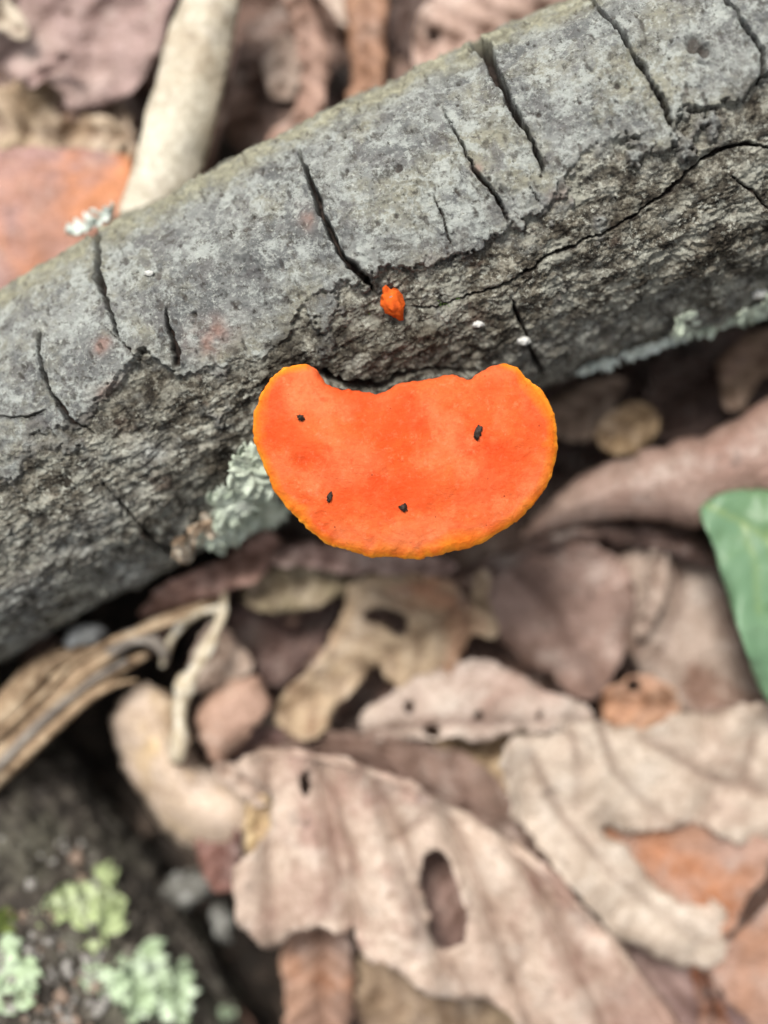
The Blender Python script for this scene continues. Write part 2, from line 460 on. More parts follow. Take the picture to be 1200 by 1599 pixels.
PITS = [(652, 167, .17, .03), (1085, 72, .15, -.09), (1100, 84, .09, -.05), (305, 492, .05, -.07), (625, 265, .07, -.03), (690, 130, .07, .03),
        (1062, 40, .09, .03), (880, 60, .08, .03)] + \
       [(random.uniform(380, 1180), random.uniform(20, 420), random.uniform(.02, .045), random.choice([-.045, -.03, .03, .03])) for _ in range(60)]
def log_height(U, TH):
    S = TH * LOG.R0
    P, d = LOG.at(U, TH)
    X, Y, Z = P[..., 0], P[..., 1], P[..., 2]
    # ragged edge of the grey bark
    bp = sorted(LOG.us(BOUND)); bu = np.array([p[0] for p in bp]); bs = np.array([p[1] for p in bp])
    wob = .16 * fbm(U, S, 0, .9, 3) + .20 * fbm(U, S, 5.5, 3.0, 4, .62) + .09 * fbm(U, S, 8.5, 10, 3, .6)
    e = np.interp(U, bu, bs) - S + wob            # > 0: bark
    isl = fbm(U, S, 21.5, 1.15, 5, .6) - .30 - .22 * np.clip(-e - .25, 0, 3)
    e = np.maximum(e, isl * .8)
    e2 = np.interp(U, bu, bs) - S - .03 + .60 * fbm(U, S, 31.5, 1.1, 5, .64)   # inner bark shows as a second, lower step
    back = sstep(2.7, 3.1, -S)                    # wraps to the underside
    bark = sstep(-.012, .03, e) * (1 - back)
    bark2 = sstep(-.02, .05, np.maximum(e2, isl + .08)) * (1 - back)
    # low relief
    h = .07 * fbm(X, Y, Z, .33, 3)
    lip = np.exp(-np.clip(e, 0, 9) / .10) * (e > 0)
    pl = fbm(X + 3, Y, Z, 1.1, 4)
    h_b = .03 + .065 * pl + .045 * fbm(U * .7, S * 1.5, 2, 2.6, 4, .62) + .028 * fbm(U, S, 4, 7, 4, .68) + .05 * lip * (.35 + fbm(U, S, 1, 2.5, 2))
    # fine wrinkles across the grain and crusty scabs
    wr = fbm(U * 2.6 + .2 * pl, S * .6, 6, 4.0, 4, .62, True)
    scab = sstep(.05, .35, fbm(X, Y + 9, Z, 1.15, 5, .6))
    near = np.exp(-np.clip(e, 0, 9) / .35)        # scaly towards the broken edge
    top = sstep(-1.5, -2.6, S)
    scab = np.clip(scab + .8 * near * (.4 + fbm(U, S, 71, 1.5, 3)) + .7 * top, 0, 1.2)
    h_b = h_b + .024 * wr * (.3 + scab) + scab * .075 * fbm(U, S, 3, 4.5, 5, .68) + .02 * scab + top * .09 * fbm(U, S, 73, 1.1, 3)
    # crumbly flank: overlapping scales, lumps, splinters
    q1 = .10 * fbm(U, S, 0, 1.6, 3); q2 = .10 * fbm(U, S, 40, 1.6, 3)
    def scales(f, ax, k, z):
        t = fbm((U + q1) * ax, (S + q2) * 1.15, z, f, 5, .6) * k
        fl = np.floor(t); r_ = t - fl
        return (fl + sstep(.0, .22, r_) * .75 + .25 * r_) / k
    rf = fbm(U * .75, S * 1.15, 1.5, 3.0, 5, .6, True)
    rg = fbm(U * .9, S, 9.5, 6.0, 5, .66)
    big = fbm(U * .7, S, 51, .75, 3)
    h_f = -.10 + .16 * big + .12 * scales(1.25, .7, 5, 4.5) + .06 * scales(3.1, .8, 3, 14.5) + .035 * rf + .075 * rg * (.6 + .8 * np.abs(big)) + .03 * fbm(U, S, 2.2, 15, 3, .6)
    h_2 = .0 + .06 * fbm(U, S, 61, 2.4, 4, .6) + .03 * wr + .03 * rg
    h_f = h_f + bark2 * (np.maximum(h_2, h_f) - h_f)
    h = h + bark * h_b + (1 - bark) * h_f
    fib = fbm(U * .30, S * 2.2, 95, 3.0, 4, .62, True) * sstep(.6, 1.8, S)      # long fibres low on the flank
    h = h + (1 - bark) * .04 * fib
    # cracks
    crk = np.zeros(U.shape)
    dash = sstep(.34, .55, fbm(U * 2.4, S * 1.1, 81, 3.0, 3)) * bark
    h = h - .025 * dash; crk = np.maximum(crk, .65 * dash)
    wu = U + .06 * fbm(U, S, 3, 2.2, 3) + .028 * fbm(U, S, 33, 9, 3, .6); ws = S + .06 * fbm(U, S, 7, 2.2, 3) + .028 * fbm(U, S, 37, 9, 3, .6)
    wid = np.clip(.8 + 1.0 * fbm(U, S, 11, 2.2, 3, .6), .12, 2.2)
    for name, pts, w, dep in CRACKS:
        pu = LOG.us(resample(chaikin(pts, 1, False), 22, False))
        a = np.array(pu); lo, hi = a.min(0) - .5, a.max(0) + .5
        m = (U > lo[0]) & (U < hi[0]) & (S > lo[1]) & (S < hi[1])
        D, t = polydist(wu[m], ws[m], pu)
        ww = np.interp(t, np.linspace(0, 1, len(w)), w) * .01 * .46 * wid[m]
        ends = sstep(0, .06, t) * sstep(1.0, .9, t)
        c = sstep(1.25, .55, D / ww) * ends
        h[m] += .035 * np.exp(-((D / ww - 1.9) / .8) ** 2) * ends * (bark[m])          # lifted lips
        h[m] -= dep * c * (.7 + .3 * ends)
        crk[m] = np.maximum(crk[m], c)
    # lenticels, pits and knots
    for px, py, r, dh in PITS:
        (u, s_), = LOG.us([(px, py)]); th = s_ / LOG.R0; m = (np.abs(U - u) < r * 2.5) & (np.abs(S - th * LOG.R0) < r * 2.5)
        rr = np.hypot((U[m] - u), (S[m] - th * LOG.R0) * .8) / r * (1 + .35 * fbm(U[m], S[m], 1, 7, 2))
        k = bark[m]
        h[m] += dh * sstep(1.1, .5, rr) * k + .03 * np.exp(-((rr - 1.25) / .3) ** 2) * k * (r > .08)
        if dh < 0: crk[m] = np.maximum(crk[m], .8 * sstep(.9, .6, rr) * k)
    h = h - .1 * (back)
    tone = np.clip(.45 * bark + .60 * sstep(-.40, .45, e + .85 * fbm(U, S, 91, 2.2, 5, .68)) , 0, 1)
    # tints
    def blob(px, py, rx, ry):
        u, th = LOG.solve(px, py)
        return np.exp(-(((U - u) / rx) ** 2 + ((S - th * LOG.R0) / ry) ** 2))
    nz = fbm(U, S, 12, 3, 3)
    pink = sum(blob(*b) for b in [(160, 540, .16, .14), (330, 525, .35, .25), (172, 610, .22, .12), (745, 265, .08, .1), (660, 420, .3, .1), (480, 340, .12, .2), (890, 300, .25, .12)])
    pink = np.clip(pink * (.55 + .9 * nz), 0, .75)
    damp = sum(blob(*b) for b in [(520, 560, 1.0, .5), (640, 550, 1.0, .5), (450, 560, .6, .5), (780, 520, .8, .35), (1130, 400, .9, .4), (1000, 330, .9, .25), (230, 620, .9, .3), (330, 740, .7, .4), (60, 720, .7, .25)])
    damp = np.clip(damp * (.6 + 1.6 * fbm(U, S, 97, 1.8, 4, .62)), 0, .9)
    dust = np.clip(sstep(-1.9, -2.55, S) * (.8 + .9 * nz), 0, .85)
    pale = np.clip((sstep(2.45, 3.1, S) * (.55 + 1.3 * fbm(U, S, 14, 1.1, 3))) * sstep(LOG.solve(600, 700)[0] - 1.5, LOG.solve(600, 700)[0] + 2, U) * .55
                   + blob(238, 710, .3, .2) * 1.1 + sstep(1.2, 2.2, S) * sstep(LOG.solve(400, 800)[0], LOG.solve(100, 900)[0], U) * (.55 + 1.2 * fbm(U, S, 15, .9, 3)), 0, 1)
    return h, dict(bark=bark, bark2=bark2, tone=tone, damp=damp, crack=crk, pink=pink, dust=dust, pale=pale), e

def build_log():
    ua, ub = LOG.solve(-70, 790)[0], LOG.solve(1270, 160)[0]
    U, TH = LOG.grid((ua, ub), (-1.5, 1.5), .0165, .0165, .10, .09)
    h, at, e = log_height(U, TH)
    P, d = LOG.at(U, TH, h)
    V = P.reshape(-1, 3); a, b = U.shape
    i = np.arange(a * b).reshape(a, b)
    F = np.stack([i[:-1, :-1], i[:-1, 1:], i[1:, 1:], i[1:, :-1]], -1).reshape(-1, 4)
    # close the seam by welding the last column onto the first one
    F = np.where(np.isin(F, i[:, -1]), F - (b - 1), F)
    N = vnormals(V, F)
    if (N.reshape(a, b, 3) * d).sum(-1).mean() < 0: F = F[:, ::-1]; N = -N
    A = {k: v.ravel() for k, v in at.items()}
    org = P[a // 2, b // 2] * 0 + np.array(LOG.at(np.array([LOG.u[-1] / 2]), np.array([math.pi]))[0][0])
    root = empty('fallen_branch', org)
    tag(root, 'thick grey fallen branch with cracked bark and a dark decayed flank', 'branch')
    mat = bark_mat()
    fc = F[:, 0]
    isb = (A['bark'][F].mean(1) > .5)
    Uf, Sf = U.ravel()[fc], (TH.ravel() * LOG.R0)[fc]
    pid = np.zeros(len(F), int)
    for nm in ('c6', 'c1', 'c2', 'c4', 'c5'):
        pts = np.array(sorted(LOG.us([c for c in CRACKS if c[0] == nm][0][1]), key=lambda p: p[1]))
        k0 = np.polyfit(pts[:, 1], pts[:, 0], 1)
        uc = np.where((Sf < pts[0, 1]) | (Sf > pts[-1, 1]), np.polyval(k0, Sf), np.interp(Sf, pts[:, 1], pts[:, 0]))
        pid += (Uf > uc)
    for k in range(6):
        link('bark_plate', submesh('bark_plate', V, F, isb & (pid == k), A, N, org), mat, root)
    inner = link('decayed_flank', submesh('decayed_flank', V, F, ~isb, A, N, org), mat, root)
    inner['label'] = 'dark crumbly decayed flank where the grey bark has gone'
    cm = plain_mat('broken_wood', [(.3, (.05, .035, .025)), (.7, (.22, .16, .11))], 2.5, .8)
    for row in (0, a - 1):
        ring = P[row, :-1]; c = ring.mean(0); n = len(ring)
        VV = np.vstack([ring, c + (ring - c) * .5, c]); q = np.arange(n)
        VV[n:] += .25 * RNG.normal(size=(n + 1, 3)) * .4
        FF = np.vstack([np.stack([q, np.roll(q, -1), n + np.roll(q, -1), n + q], 1)])
        F3 = np.stack([n + q, n + np.roll(q, -1), np.full(n, 2 * n)], 1)
        FF = np.vstack([np.stack([FF[:, 0], FF[:, 1], FF[:, 2]], 1), np.stack([FF[:, 0], FF[:, 2], FF[:, 3]], 1), F3])
        link('broken_end', npmesh('broken_end', VV - org, FF), cm, root)
build_log()

LOG2 = Log([(-330, 860, -6.9, 2.75), (-150, 1190, -6.4, 2.9), (-40, 1360, -6.1, 2.95), (80, 1540, -6.0, 3.0), (205, 1730, -6.0, 3.0), (420, 2060, -6.3, 2.9)])
def build_log2():
    U, TH = LOG2.grid((LOG2.solve(0, 1200)[0] - 2, LOG2.solve(200, 1660)[0] + 1), (-1.55, 1.55), .05, .05, .2, .14)
    S = TH * 3
    P, d = LOG2.at(U, TH); X, Y, Z = P[..., 0], P[..., 1], P[..., 2]
    c = sstep(-1.1, .6, S * -1 + .5 * fbm(U, S, 0, .6, 2)) * 0
    h = .34 * fbm(X, Y, Z, .55, 4) + .20 * fbm(U * .5, S, 3, 1.4, 4, .6, True) + .20 * fbm(U, S, 5, 2.6, 5, .66) + .06 * fbm(U, S, 6, 8, 2)
    P, d = LOG2.at(U, TH, h)
    V = P.reshape(-1, 3); a, b = U.shape
    i = np.arange(a * b).reshape(a, b)
    F = np.stack([i[:-1, :-1], i[:-1, 1:], i[1:, 1:], i[1:, :-1]], -1).reshape(-1, 4)
    F = np.where(np.isin(F, i[:, -1]), F - (b - 1), F)
    N = vnormals(V, F)
    if (N.reshape(a, b, 3) * d).sum(-1).mean() < 0: F = F[:, ::-1]
    s = NT('rotten_wood')
    col = s.ramp(s.noise(2.2, 7, .7), [(.30, (.014, .011, .009)), (.48, (.042, .034, .026)), (.60, (.11, .095, .075)), (.72, (.34, .33, .30))])
    col = s.mix(s.ramp(s.noise(.55, 4, .6), [(.5, 0.0), (.62, .8)]), col, s.ramp(s.noise(5, 4), [(.3, (.035, .033, .024)), (.7, (.12, .112, .08))]))
    s.color(col); s.bump(s.noise(7, 6, .7), .7, .06); s.set(Roughness=.9)
    org = P[a // 2, 0]
    root = empty('rotten_log', org)
    tag(root, 'dark rotten crumbly log with pale green lichens on its top', 'log')
    link('wood_surface', npmesh('wood_surface', V - org, F), s.m, root)
    for row in (0, a - 1):
        ring = P[row, :-1]; n = len(ring); q = np.arange(n)
        link('broken_end', npmesh('broken_end', np.vstack([ring, ring.mean(0)]) - org, np.stack([q, np.roll(q, -1), np.full(n, n)], 1)), s.m, root)
build_log2()

# ------------------------------------------------------------------ sheets traced as outlines with their own height (leaves, fungus)
def triangulate(outline, holes, step, ragged=0.0, seed=0, teeth=None):
    """outline, holes in px; returns 2D points, triangles, boundary loops"""
    P = resample(outline, step * .7)
    H = [resample(chaikin(h, 2), step * .7) for h in holes]
    if ragged:
        teeth = ragged * .55 if teeth is None else teeth
        for Q in [P] + H:
            t = np.roll(Q, -1, 0) - np.roll(Q, 1, 0); t /= np.linalg.norm(t, axis=1)[:, None] + 1e-9
            nr = np.stack([t[:, 1], -t[:, 0]], 1)
            a_ = fbm(Q[:, 0] / 100 + seed, Q[:, 1] / 100, 0, 1.8, 3, .6) * ragged + fbm(Q[:, 0] / 100 + seed, Q[:, 1] / 100, 3, 8, 3, .6) * teeth
            Q += nr * a_[:, None]
    lo, hi = P.min(0), P.max(0)
    gx, gy = np.meshgrid(np.arange(lo[0], hi[0], step), np.arange(lo[1], hi[1], step * .87), indexing='ij')
    gx = gx + (np.arange(gx.shape[1]) % 2) * step * .5
    G = np.stack([gx.ravel(), gy.ravel()], 1) + RNG.normal(size=(gx.size, 2)) * step * .08
    ok = inside(G[:, 0], G[:, 1], P) & (polydist(G[:, 0], G[:, 1], np.vstack([P, P[:1]]))[0] > step * .55)
    for h in H:
        ok &= ~inside(G[:, 0], G[:, 1], h) & (polydist(G[:, 0], G[:, 1], np.vstack([h, h[:1]]))[0] > step * .5)
    G = G[ok]
    pts = list(P); edges = [(i, (i + 1) % len(P)) for i in range(len(P))]
    for h in H:
        o = len(pts); pts += list(h); edges += [(o + i, o + (i + 1) % len(h)) for i in range(len(h))]
    pts += list(G)
    r = geometry.delaunay_2d_cdt([Vector(p) for p in pts], edges, [], 1 if not H else 0, 1e-4)
    Q = np.array([tuple(v) for v in r[0]]); F = np.array([f for f in r[2] if len(f) == 3])
    c = Q[F].mean(1); keep = inside(c[:, 0], c[:, 1], P)
    for h in H: keep &= ~inside(c[:, 0], c[:, 1], h)
    return Q, F[keep], P, H

def auto_veins(P):
    c = P.mean(0); w, v = np.linalg.eigh(np.cov((P - c).T)); ax, pr = v[:, 1], v[:, 0]
    a = (P - c) @ ax; b = (P - c) @ pr; L0, L1, hw = a.min(), a.max(), np.ptp(b) / 2
    bend = random.uniform(-.12, .12) * hw * 2
    mid = lambda t: c + ax * t + pr * bend * (1 - ((t - (L0 + L1) / 2) / ((L1 - L0) / 2)) ** 2)
    out = [[mid(t) for t in np.linspace(L0 * .95, L1 * .95, 7)]]
    sp = max(34, (L1 - L0) / 8)
    for t in np.arange(L0 + sp * .4, L1, sp):
        for sg in (-1, 1):
            p = mid(t); out.append([p, p + ax * hw * .45 + pr * sg * hw * .55, p + ax * hw * .75 + pr * sg * hw * 1.0])
    return out

def leaf(name, label, poly, z, mat, holes=(), slope=(0, 0), dome=0.0, edge=0.0, edgew=30, warp=.18, wf=.45, veins=(), vamp=.06, vw=9,
         midrib=None, step=8.5, group=None, cat='leaf', fold=None, ragged=9, smooth=1, thick=.010, fine=.03, fn=None, ribcol=None, crumple=.10, curl=.30, auto=True):
    """a dead leaf: outline in px, z height at its middle, slope per 100 px, dome (bulge), edge (turned-down rim)"""
    seed = random.uniform(0, 90)
    outline = chaikin(poly, smooth)
    Q, F, P, H = triangulate(outline, holes, step, ragged, seed)
    x, y = Q[:, 0], Q[:, 1]
    slope = (slope[0] + random.uniform(-.10, .10), slope[1] + random.uniform(-.10, .10))
    vk = 1.0
    if auto and not veins:
        veins, vw, vamp, vk = auto_veins(P), 4.5, .15, .8
    c = P.mean(0); ext = np.ptp(P, axis=0) / 2
    rx, ry = (x - c[0]) / ext[0], (y - c[1]) / ext[1]
    def height(x, y):
        rx, ry = (x - c[0]) / ext[0], (y - c[1]) / ext[1]
        zz = z + slope[0] * (x - c[0]) / 100 + slope[1] * (y - c[1]) / 100 + dome * (.5 - np.clip(rx ** 2 + ry ** 2, 0, 2) * .5)
        zz = zz + warp * fbm(x / 100 + seed, y / 100, 0, wf, 3) + fine * fbm(x / 100 + seed, y / 100, 4, 2.2, 3)
        if edge:
            dd, _ = polydist(x, y, np.vstack([P, P[:1]])); zz = zz - edge * np.exp(-dd / edgew)
        dd, _ = polydist(x, y, np.vstack([P, P[:1]]))
        zz = zz + curl * np.exp(-dd / 26) * (fbm(x / 100 + seed, y / 100, 8, .9, 2) * 1.6) + crumple * fbm(x / 100 + seed, y / 100, 6, 1.1, 4, .55, True)
        if fn: zz = zz + fn(x, y)
        for v in veins:
            dd, t = polydist(x, y, v); zz = zz - vamp * np.exp(-dd / (vw * 2.6))
        return zz
    zz = height(x, y)
    vein = np.zeros(len(x))
    for v in veins:
        dd, t = polydist(x, y, v); vein = np.maximum(vein, np.exp(-(dd / vw) ** 2) * (1 - .5 * t) * vk)
    wx, wy = XY(x, y, zz)
    V = np.stack([wx, wy, zz], 1)
    # orient triangles upwards
    nz = np.cross(V[F[:, 1]] - V[F[:, 0]], V[F[:, 2]] - V[F[:, 0]])[:, 2]
    F = np.where((nz < 0)[:, None], F[:, ::-1], F)
    org = V.mean(0); org[2] = V[:, 2].min()
    root = empty(name, org)
    tag(root, label, cat, group)
    b = link('leaf_blade' if cat == 'leaf' else 'body', npmesh('leaf_blade', V - org, F, {'vein': vein}), mat, root)
    sm = b.modifiers.new('thickness', 'SOLIDIFY'); sm.thickness = thick; sm.offset = -1
    if midrib:
        mp = resample(chaikin(midrib[0], 2, False), 14, False)
        mz = height(mp[:, 0], mp[:, 1]) + .005
        mx, my = XY(mp[:, 0], mp[:, 1], mz)
        link('midrib', tubemesh('midrib', np.stack([mx, my, mz], 1), midrib[1], 8, origin=org), ribcol or mat, root)
    return root

# ------------------------------------------------------------------ the bracket fungus
FUNGUS = [(476, 568), (449, 571), (427, 585), (410, 611), (397, 642), (394, 673), (400, 699), (412, 726), (424, 760), (444, 788), (465, 811),
          (492, 837), (514, 852), (547, 861), (577, 870), (604, 869), (635, 873), (661, 874), (667, 868), (679, 871), (697, 863), (723, 859),
          (750, 850), (763, 843), (789, 827), (812, 812), (829, 792), (851, 768), (864, 739), (870, 704), (871, 673), (865, 642), (853, 617),
          (838, 602), (825, 593), (816, 582), (805, 571), (785, 568), (765, 573), (750, 582), (737, 591), (730, 594), (721, 588), (710, 585),
          (694, 586), (675, 591), (652, 594), (630, 597), (617, 602), (610, 609), (595, 613), (584, 616), (569, 610), (547, 609), (524, 606),
          (509, 600), (502, 589), (496, 578), (487, 571)]
def fungus_z(x, y, d):
    """height of the cap above the focal plane; d = distance to the outline in px"""
    z = .34 - .34 * (y - 570) / 300 + .10 * np.sin((x - 400) / 470 * np.pi) * np.sin(np.clip((y - 560) / 310, 0, 1) * np.pi)
    X, Y = x / 100, y / 100
    z = z + .045 * fbm(X, Y, 0, .8, 2) + .016 * fbm(X, Y, 3, 2.6, 3)
    mid, _ = polydist(x, y, [(633, 560), (633, 640)])
    zone = np.sin(mid / 21 + 1.6 * fbm(X, Y, 6, 1.0, 2)) * sstep(130, 210, mid) * sstep(300, 240, mid)
    wr_ = fbm(X, Y, 9, 3.4, 4, .6, True) * sstep(110, 25, d) * sstep(640, 760, y)
    z = z + .02 * wr_ + .03 * fbm(X, Y, 12, 1.6, 3)
    z = z + .008 * zone + .0045 * fbm(X, Y, 7, 9, 3, .6) * sstep(5, 25, d)
    z = z - .10 * np.clip(1 - d / 16, 0, 1) ** 2.2 - .05 * np.clip(1 - d / 60, 0, 1) ** 2
    return z
def build_fungus():
    out = chaikin(FUNGUS, 1)
    # small nicks in the growing edge
    Q, F, P, _ = triangulate(out, [], 3.2, 1.2, 3, 2.8)
    Pc = np.vstack([P, P[:1]])
    x, y = Q[:, 0], Q[:, 1]
    d, _ = polydist(x, y, Pc)
    onb = d < .02
    z = fungus_z(x, y, d)
    # growing margin: the outer arc, not the edge that meets the bark
    outer = [p for p in FUNGUS[:38]]
    dm, tm = polydist(x, y, outer)
    wid = 21 * np.maximum(.55, .68 + .9 * fbm(x / 100, y / 100, 2, 1.6, 3)) * np.interp(tm, [0, .08, .3, .5, .8, .93, 1], [.5, .8, .95, 1.1, 1.15, .8, .35])
    rim = np.clip(1 - dm / np.maximum(wid * 1.5, 3), 0, 1)
    back = sstep(40, 90, dm) * sstep(640, 560, y)
    # underside
    th = .05 + .34 * (1 - np.exp(-d / 55)) + back * .75 + .35 * sstep(760, 600, y) * sstep(20, 60, d)
    wx, wy = XY(x, y, z); V1 = np.stack([wx, wy, z], 1)
    z2 = z - th
    V2 = np.stack([wx, wy, z2], 1)
    nz = np.cross(V1[F[:, 1]] - V1[F[:, 0]], V1[F[:, 2]] - V1[F[:, 0]])[:, 2]
    F = np.where((nz < 0)[:, None], F[:, ::-1], F)
    n = len(V1)
    # boundary edges
    E = np.vstack([F[:, [0, 1]], F[:, [1, 2]], F[:, [2, 0]]])
    key = np.sort(E, 1); _, idx, cnt = np.unique(key, axis=0, return_index=True, return_counts=True)
    B = E[idx[cnt == 1]]
    wall = np.vstack([np.stack([B[:, 1], B[:, 0], B[:, 0] + n], 1), np.stack([B[:, 1], B[:, 0] + n, B[:, 1] + n], 1)])
    # round the wall outwards a little at mid height: done by the rim fall of the cap
    V = np.vstack([V1, V2]); FF = np.vstack([F, wall, F[:, ::-1] + n])
    N = vnormals(V, FF)
    mid_, _ = polydist(x, y, [(600, 580), (680, 580)])
    zn = .5 + .28 * np.sin(mid_ / 24 + 2.4 * fbm(x / 100, y / 100, 6, .9, 3)) * sstep(60, 150, mid_) + .55 * fbm(x / 100, y / 100, 13, .9, 4, .6)
    at = {'zone': np.concatenate([zn, zn]), 'rim': np.concatenate([rim, np.ones(n) * rim]), 'under': np.concatenate([np.zeros(n), np.ones(n)])}
    s = NT('orange_fungus')
    base = s.mix(s.ramp(s.noise(.6, 4, .6, .4), [(.38, 0.0), (.60, 1.0)]), (.59, .074, .010), (.62, .122, .030))
    base = s.mix(s.ramp(s.noise(1.0, 6, .65, .3), [(.47, 0.0), (.60, .6)]), base, (.65, .175, .066))     # pale bloom
    base = s.mix(s.ramp(s.noise(.9, 5, .65), [(.52, 0.0), (.64, .85)]), base, (.56, .054, .007))       # redder patches
    base = s.mix(s.ramp(s.noise(14, 6, .75), [(.34, .4), (.55, 0.0)]), base, (.52, .046, .008))
    base = s.mix(s.ramp(s.noise(9, 6, .75), [(.54, 0.0), (.68, .5)]), base, (.68, .21, .095))
    base = s.mix(s.ramp(s.attr('zone'), [(.42, 0.0), (.75, .55)]), base, (.57, .050, .006))
    base = s.mix(s.ramp(s.attr('zone'), [(.10, .45), (.38, 0.0)]), base, (.66, .165, .060))
    spots = s.ramp(s.voro(3.3, 'F1'), [(.035, 1.0), (.055, 0.0)])
    base = s.mix(s.math('MULTIPLY', spots, .75), base, (.16, .02, .006))
    rimc = s.ramp(s.attr('rim'), [(.05, 0.0), (.45, .45), (.9, 1.0)])
    rc = s.mix(s.ramp(s.noise(3.5, 4, .65), [(.4, 0.0), (.65, 1.0)]), (.72, .155, .006), (.76, .225, .010))
    col = s.mix(rimc, base, rc)
    col = s.mix(s.math('MULTIPLY', s.ramp(s.attr('rim'), [(.72, 0.0), (1.0, 1.0)]), s.ramp(s.noise(2.2, 4, .7), [(.38, .1), (.62, .9)])), col, (.84, .35, .03))
    s.color(col)
    s.bump(s.math('ADD', s.noise(20, 5, .7), s.math('MULTIPLY', s.noise(5, 5, .65), 1.2)), .42, .04)
    s.set(Roughness=.75); s.b.inputs['Specular IOR Level'].default_value = .2
    org = np.array(W(640, 600, -.5))
    root = empty('bracket_fungus', org)
    tag(root, 'bright orange kidney shaped bracket fungus growing from the grey branch', 'fungus')
    nt = len(F)
    rimf = np.zeros(len(FF), bool); rimf[:nt] = rim[F].mean(1) > .42
    top = np.zeros(len(FF), bool); top[:nt] = ~rimf[:nt]
    bot = np.ones(len(FF), bool); bot[:nt] = False
    link('cap', submesh('cap', V, FF, top, at, N, org), s.m, root)
    g = link('growing_margin', submesh('growing_margin', V, FF, rimf, at, N, org), s.m, root)
    g['label'] = 'yellow orange growing rim of the fungus'
    link('underside', submesh('underside', V, FF, bot, at, N, org), s.m, root)
build_fungus()
def cap_top(px, py):
    P = np.array(FUNGUS + FUNGUS[:1], float)
    x, y = np.array([float(px)]), np.array([float(py)])
    return float(fungus_z(x, y, polydist(x, y, P)[0])[0])

black = plain_mat('black_debris', [(.3, (.010, .007, .005)), (.7, (.05, .032, .024))], 8, .6, .5)
for px, py, l, w, a, lab in [(747, 675, .20, .085, 75, 'largest dark speck of debris, oblong, on the orange fungus'),
                             (470, 652, .10, .075, -40, 'small rounded dark speck on the fungus lobe nearer the sage lichen'),
                             (515, 776, .13, .07, 80, 'thin dark upright speck of debris near the rim of the fungus'),
                             (630, 793, .11, .09, 20, 'three cornered dark speck with a pale bit on the fungus')]:
    me = lump('debris_speck', .5, squash=(l * 1.1, w * 1.1, .09), rough=1.0, freq=1.5, seed=px)
    o = link('debris_speck', me, black); o.location = W(px, py, cap_top(px, py) + .012); o.rotation_euler.z = R(a)
    tag(o, lab, 'speck', 'dark specks on the fungus')

# the tiny second fruiting body
def on_log(px, py, lift=0.0):
    u, th = LOG.solve(px, py)
    h, _, _ = log_height(np.array([[u]]), np.array([[th]]))
    p, d = LOG.at(np.array([u]), np.array([th]), h[0] + lift)
    return Vector(p[0]), Vector(d[0])
p, nrm = on_log(609, 474)
s = NT('young_fungus'); s.color(s.ramp(s.noise(5, 5, .7), [(.3, (.40, .060, .010)), (.6, (.62, .105, .014)), (.8, (.68, .19, .04))]))
s.bump(s.noise(9, 5, .7), .5, .05); s.set(Roughness=.9); s.b.inputs['Specular IOR Level'].default_value = .1
o = link('young_fungus', lump('young_fungus', .2, squash=(.85, 1.15, .9), rough=.75, freq=1.2, seed=9), s.m)
o.location = p + nrm * .16 + Vector((.05, 0, 0)); o.rotation_euler = (0, 0, R(28))
tag(o, 'tiny orange fungus bud in the crack above the big bracket', 'fungus')

# ------------------------------------------------------------------ leaf litter
TAN = lambda n, k=1.0: leaf_mat(n, (186, 166, 152), (205, 188, 172), (168, 142, 130), k=k)
M = {}
def mat(key, *a, **k):
    if key not in M: M[key] = leaf_mat(key, *a, **k)
    return M[key]
K = .90
pinkish = lambda: mat('pinkish_dead_leaf', (192, 168, 154), (210, 190, 176), (172, 142, 130), k=.90)
pale = lambda: mat('pale_dead_leaf', (192, 174, 160), (206, 190, 176), (182, 160, 146), k=K)
brown = lambda: mat('brown_dead_leaf', (138, 110, 98), (158, 130, 118), (120, 90, 80), k=K)
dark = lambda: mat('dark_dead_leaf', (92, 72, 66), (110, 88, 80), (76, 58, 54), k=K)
tan = lambda: mat('tan_dead_leaf', (184, 158, 128), (206, 182, 150), (160, 128, 98), k=K)
rust = lambda: mat('rusty_dead_leaf', (174, 130, 106), (168, 138, 126), (178, 122, 90), k=K, spots=.2)
violet = lambda: mat('violet_brown_leaf', (150, 122, 118), (170, 142, 136), (132, 104, 102), k=K)

